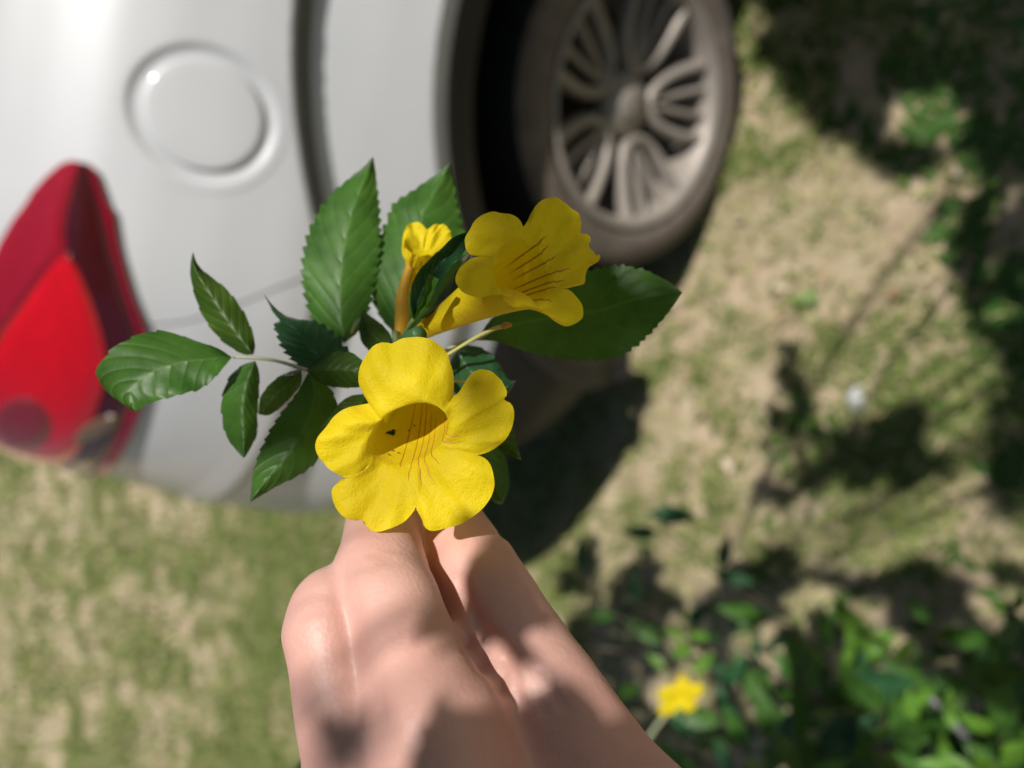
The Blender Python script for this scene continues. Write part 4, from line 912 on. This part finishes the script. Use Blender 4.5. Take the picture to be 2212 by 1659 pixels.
for (x, y, fr, n, k) in ((1480, 1340, .60, 14, 'ddb'), (1400, 1110, .62, 7, 'db'), (1650, 1330, .66, 14, 'ddb'), (1850, 1360, .62, 15, 'dby'), (1560, 1560, .55, 16, 'ddb'), (1750, 1500, .58, 17, 'ddb'), (1980, 1480, .60, 16, 'ddb'), (2130, 1400, .62, 13, 'db'), (1830, 1640, .55, 16, 'ddb'), (1660, 1660, .5, 14, 'dby'), (2080, 1600, .55, 15, 'ddb'), (2200, 1560, .58, 12, 'd'), (1500, 1660, .52, 12, 'db'), (2150, 1230, .68, 9, 'db'), (1960, 1290, .68, 9, 'd'), (1240, 1260, .80, 5, 'db'), (1600, 1420, .66, 16, 'ddb'), (1700, 1600, .6, 18, 'ddb'), (1900, 1560, .6, 18, 'ddb'), (2060, 1500, .66, 16, 'ddb'), (1780, 1420, .72, 15, 'ddb'), (1930, 1400, .74, 12, 'ddb'), (1380, 1480, .7, 10, 'db'), (2190, 1340, .7, 10, 'ddb'), (1420, 1150, .60, 8, 'db'), (1260, 1240, .74, 8, 'db'), (1330, 1330, .70, 10, 'ddb'), (1560, 1480, .6, 16, 'ddb'), (1700, 1380, .62, 15, 'ddy'), (1820, 1480, .56, 16, 'ddb'), (1930, 1620, .54, 16, 'ddy'), (1620, 1620, .54, 16, 'ddb'), (1500, 1590, .58, 13, 'ddb'), (2080, 1450, .58, 13, 'ddy'), (2160, 1600, .56, 12, 'ddb')):
    de = gd(x, y) * fr; d0 = gd(2150, 1720) * .93
    shoot([(bx, by, d0), (bx * .6 + x * .4 + 60, by * .6 + y * .4 + 60, d0 * .6 + de * .4), (x, y, de)], n, k, size=1.25)
shoot([(860, 1800, .42), (760, 1730, .42), (690, 1660, .42), (672, 1640, .42)], 2, 'd', .0010, STEM, .38); shoot([(860, 1700, .80), (760, 1560, .80), (640, 1478, .80)], 2, 'd', .0010, BROWN, .7)
# lime shoots in the sun
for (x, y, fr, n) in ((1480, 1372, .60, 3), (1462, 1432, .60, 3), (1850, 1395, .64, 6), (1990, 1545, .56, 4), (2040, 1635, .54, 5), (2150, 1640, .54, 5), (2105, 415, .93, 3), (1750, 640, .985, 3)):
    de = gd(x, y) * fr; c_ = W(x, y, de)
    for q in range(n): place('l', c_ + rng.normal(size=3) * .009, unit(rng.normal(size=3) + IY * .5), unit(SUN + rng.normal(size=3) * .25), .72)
for pth, m in (([(2010, 1508, .80), (2050, 1550, .79), (2110, 1625, .77)], GREYTWIG), ([(1600, 1560, .9), (1635, 1630, .88), (1660, 1700, .86)], GREYTWIG), ([(1390, 1610, .83), (1425, 1560, .825), (1468, 1510, .83)], STEM_P), ([(1290, 1400, 1.1), (1380, 1410, 1.08), (1450, 1425, 1.05)], BROWN)):
    V, f = tube(resample([W(*q) for q in pth], 12), .0036 if m is GREYTWIG else .002, 6); link('twig', V, f, m, bush)
# its blossom
fb_l = [[(1425, 1520), (1412, 1500), (1430, 1478), (1450, 1478)], [(1450, 1478), (1462, 1462), (1490, 1462), (1500, 1475)], [(1500, 1475), (1522, 1470), (1526, 1495), (1508, 1512)], [(1508, 1512), (1506, 1535), (1485, 1545), (1470, 1530)], [(1470, 1530), (1450, 1548), (1420, 1552), (1415, 1535), (1425, 1520)]]
fb_l = [[(1470 + (x - 1470) * .86, 1505 + (y - 1505) * .86) for x, y in l_] for l_ in fb_l]
flb = Corolla(idt, (1470, 1505), .80, (-.2, -.5, .6), .028, (.008, .007), 0, fb_l, (-.3, -.2, .9), T0=.005, curl=.006, ruffle=.001); flb.nu, flb.nv, flb.nt = 14, 8, 8
flb.lobes = [resample(l_, 14) for l_ in fb_l]; flb.out3 = [flb.onplane(o_) for o_ in flb.lobes]; bo = flb.build(bush, name='blossom')
# fallen leaves and a pale stone
fl_m = [simple('dry_leaf_tan', (.50, .36, .22), .8, var=.25), simple('dry_leaf_pale', (.58, .47, .36), .8, var=.2), simple('dry_leaf_rust', (.33, .20, .11), .8, var=.3)]
fps = []
for k, m in enumerate(fl_m):
    Vl, fl_, uvl = simple_leaf(.032, .017, .3, .25); Vl[:, 2] += .012; fps.append(link('fallen_leaf', Vl, fl_, m, None, uv=uvl))
first = [True] * 3
for q in range(22):
    x, y = [(1610, 480), (1515, 1800 * 0 + 905), (1440, 660), (1585, 1015), (1890, 1070), (2060, 375), (1800, 580), (1330, 1010), (1960, 640), (1500, 820)][q] if q < 10 else (rng.uniform(60, 2150), rng.uniform(200, 1600))
    if x < 1100 and y < 1120: continue
    g_ = ground(x, y)
    if g_[1] > 6: continue
    k = int(rng.integers(3)); o = fps[k] if first[k] else copy_of(fps[k]); first[k] = False
    o.location = (g_[0], g_[1], float(gz(g_[0], g_[1])) + .004); o.rotation_euler = (rng.normal() * .2, rng.normal() * .2, rng.uniform(0, 6.28)); o.scale = (rng.uniform(.7, 1.3),) * 3
    tag(o, 'small %s dry curled leaf lying on the sandy ground' % ('tan', 'pale', 'rust-brown')[k], 'leaf', '%s fallen leaves on the ground' % ('tan', 'pale', 'rust-brown')[k])
g_ = ground(1855, 862); a_, b_ = np.meshgrid(np.linspace(0, 2 * np.pi, 16, endpoint=False), np.linspace(.05, np.pi - .05, 9), indexing='ij')
rs = 1 + .12 * np.sin(3 * a_ + 2 * b_) + .08 * np.cos(5 * a_ * 1 + b_)
V = np.stack([.026 * rs * np.sin(b_) * np.cos(a_), .018 * rs * np.sin(b_) * np.sin(a_), .012 * rs * np.cos(b_)], -1).reshape(-1, 3) + [g_[0], g_[1], .008]
tag(link('pebble', V, grid_faces(16, 9, True), simple('pale_stone', (.55, .57, .62), .6), None), 'pale bluish pebble at the edge of the leaf shadow', 'pebble')
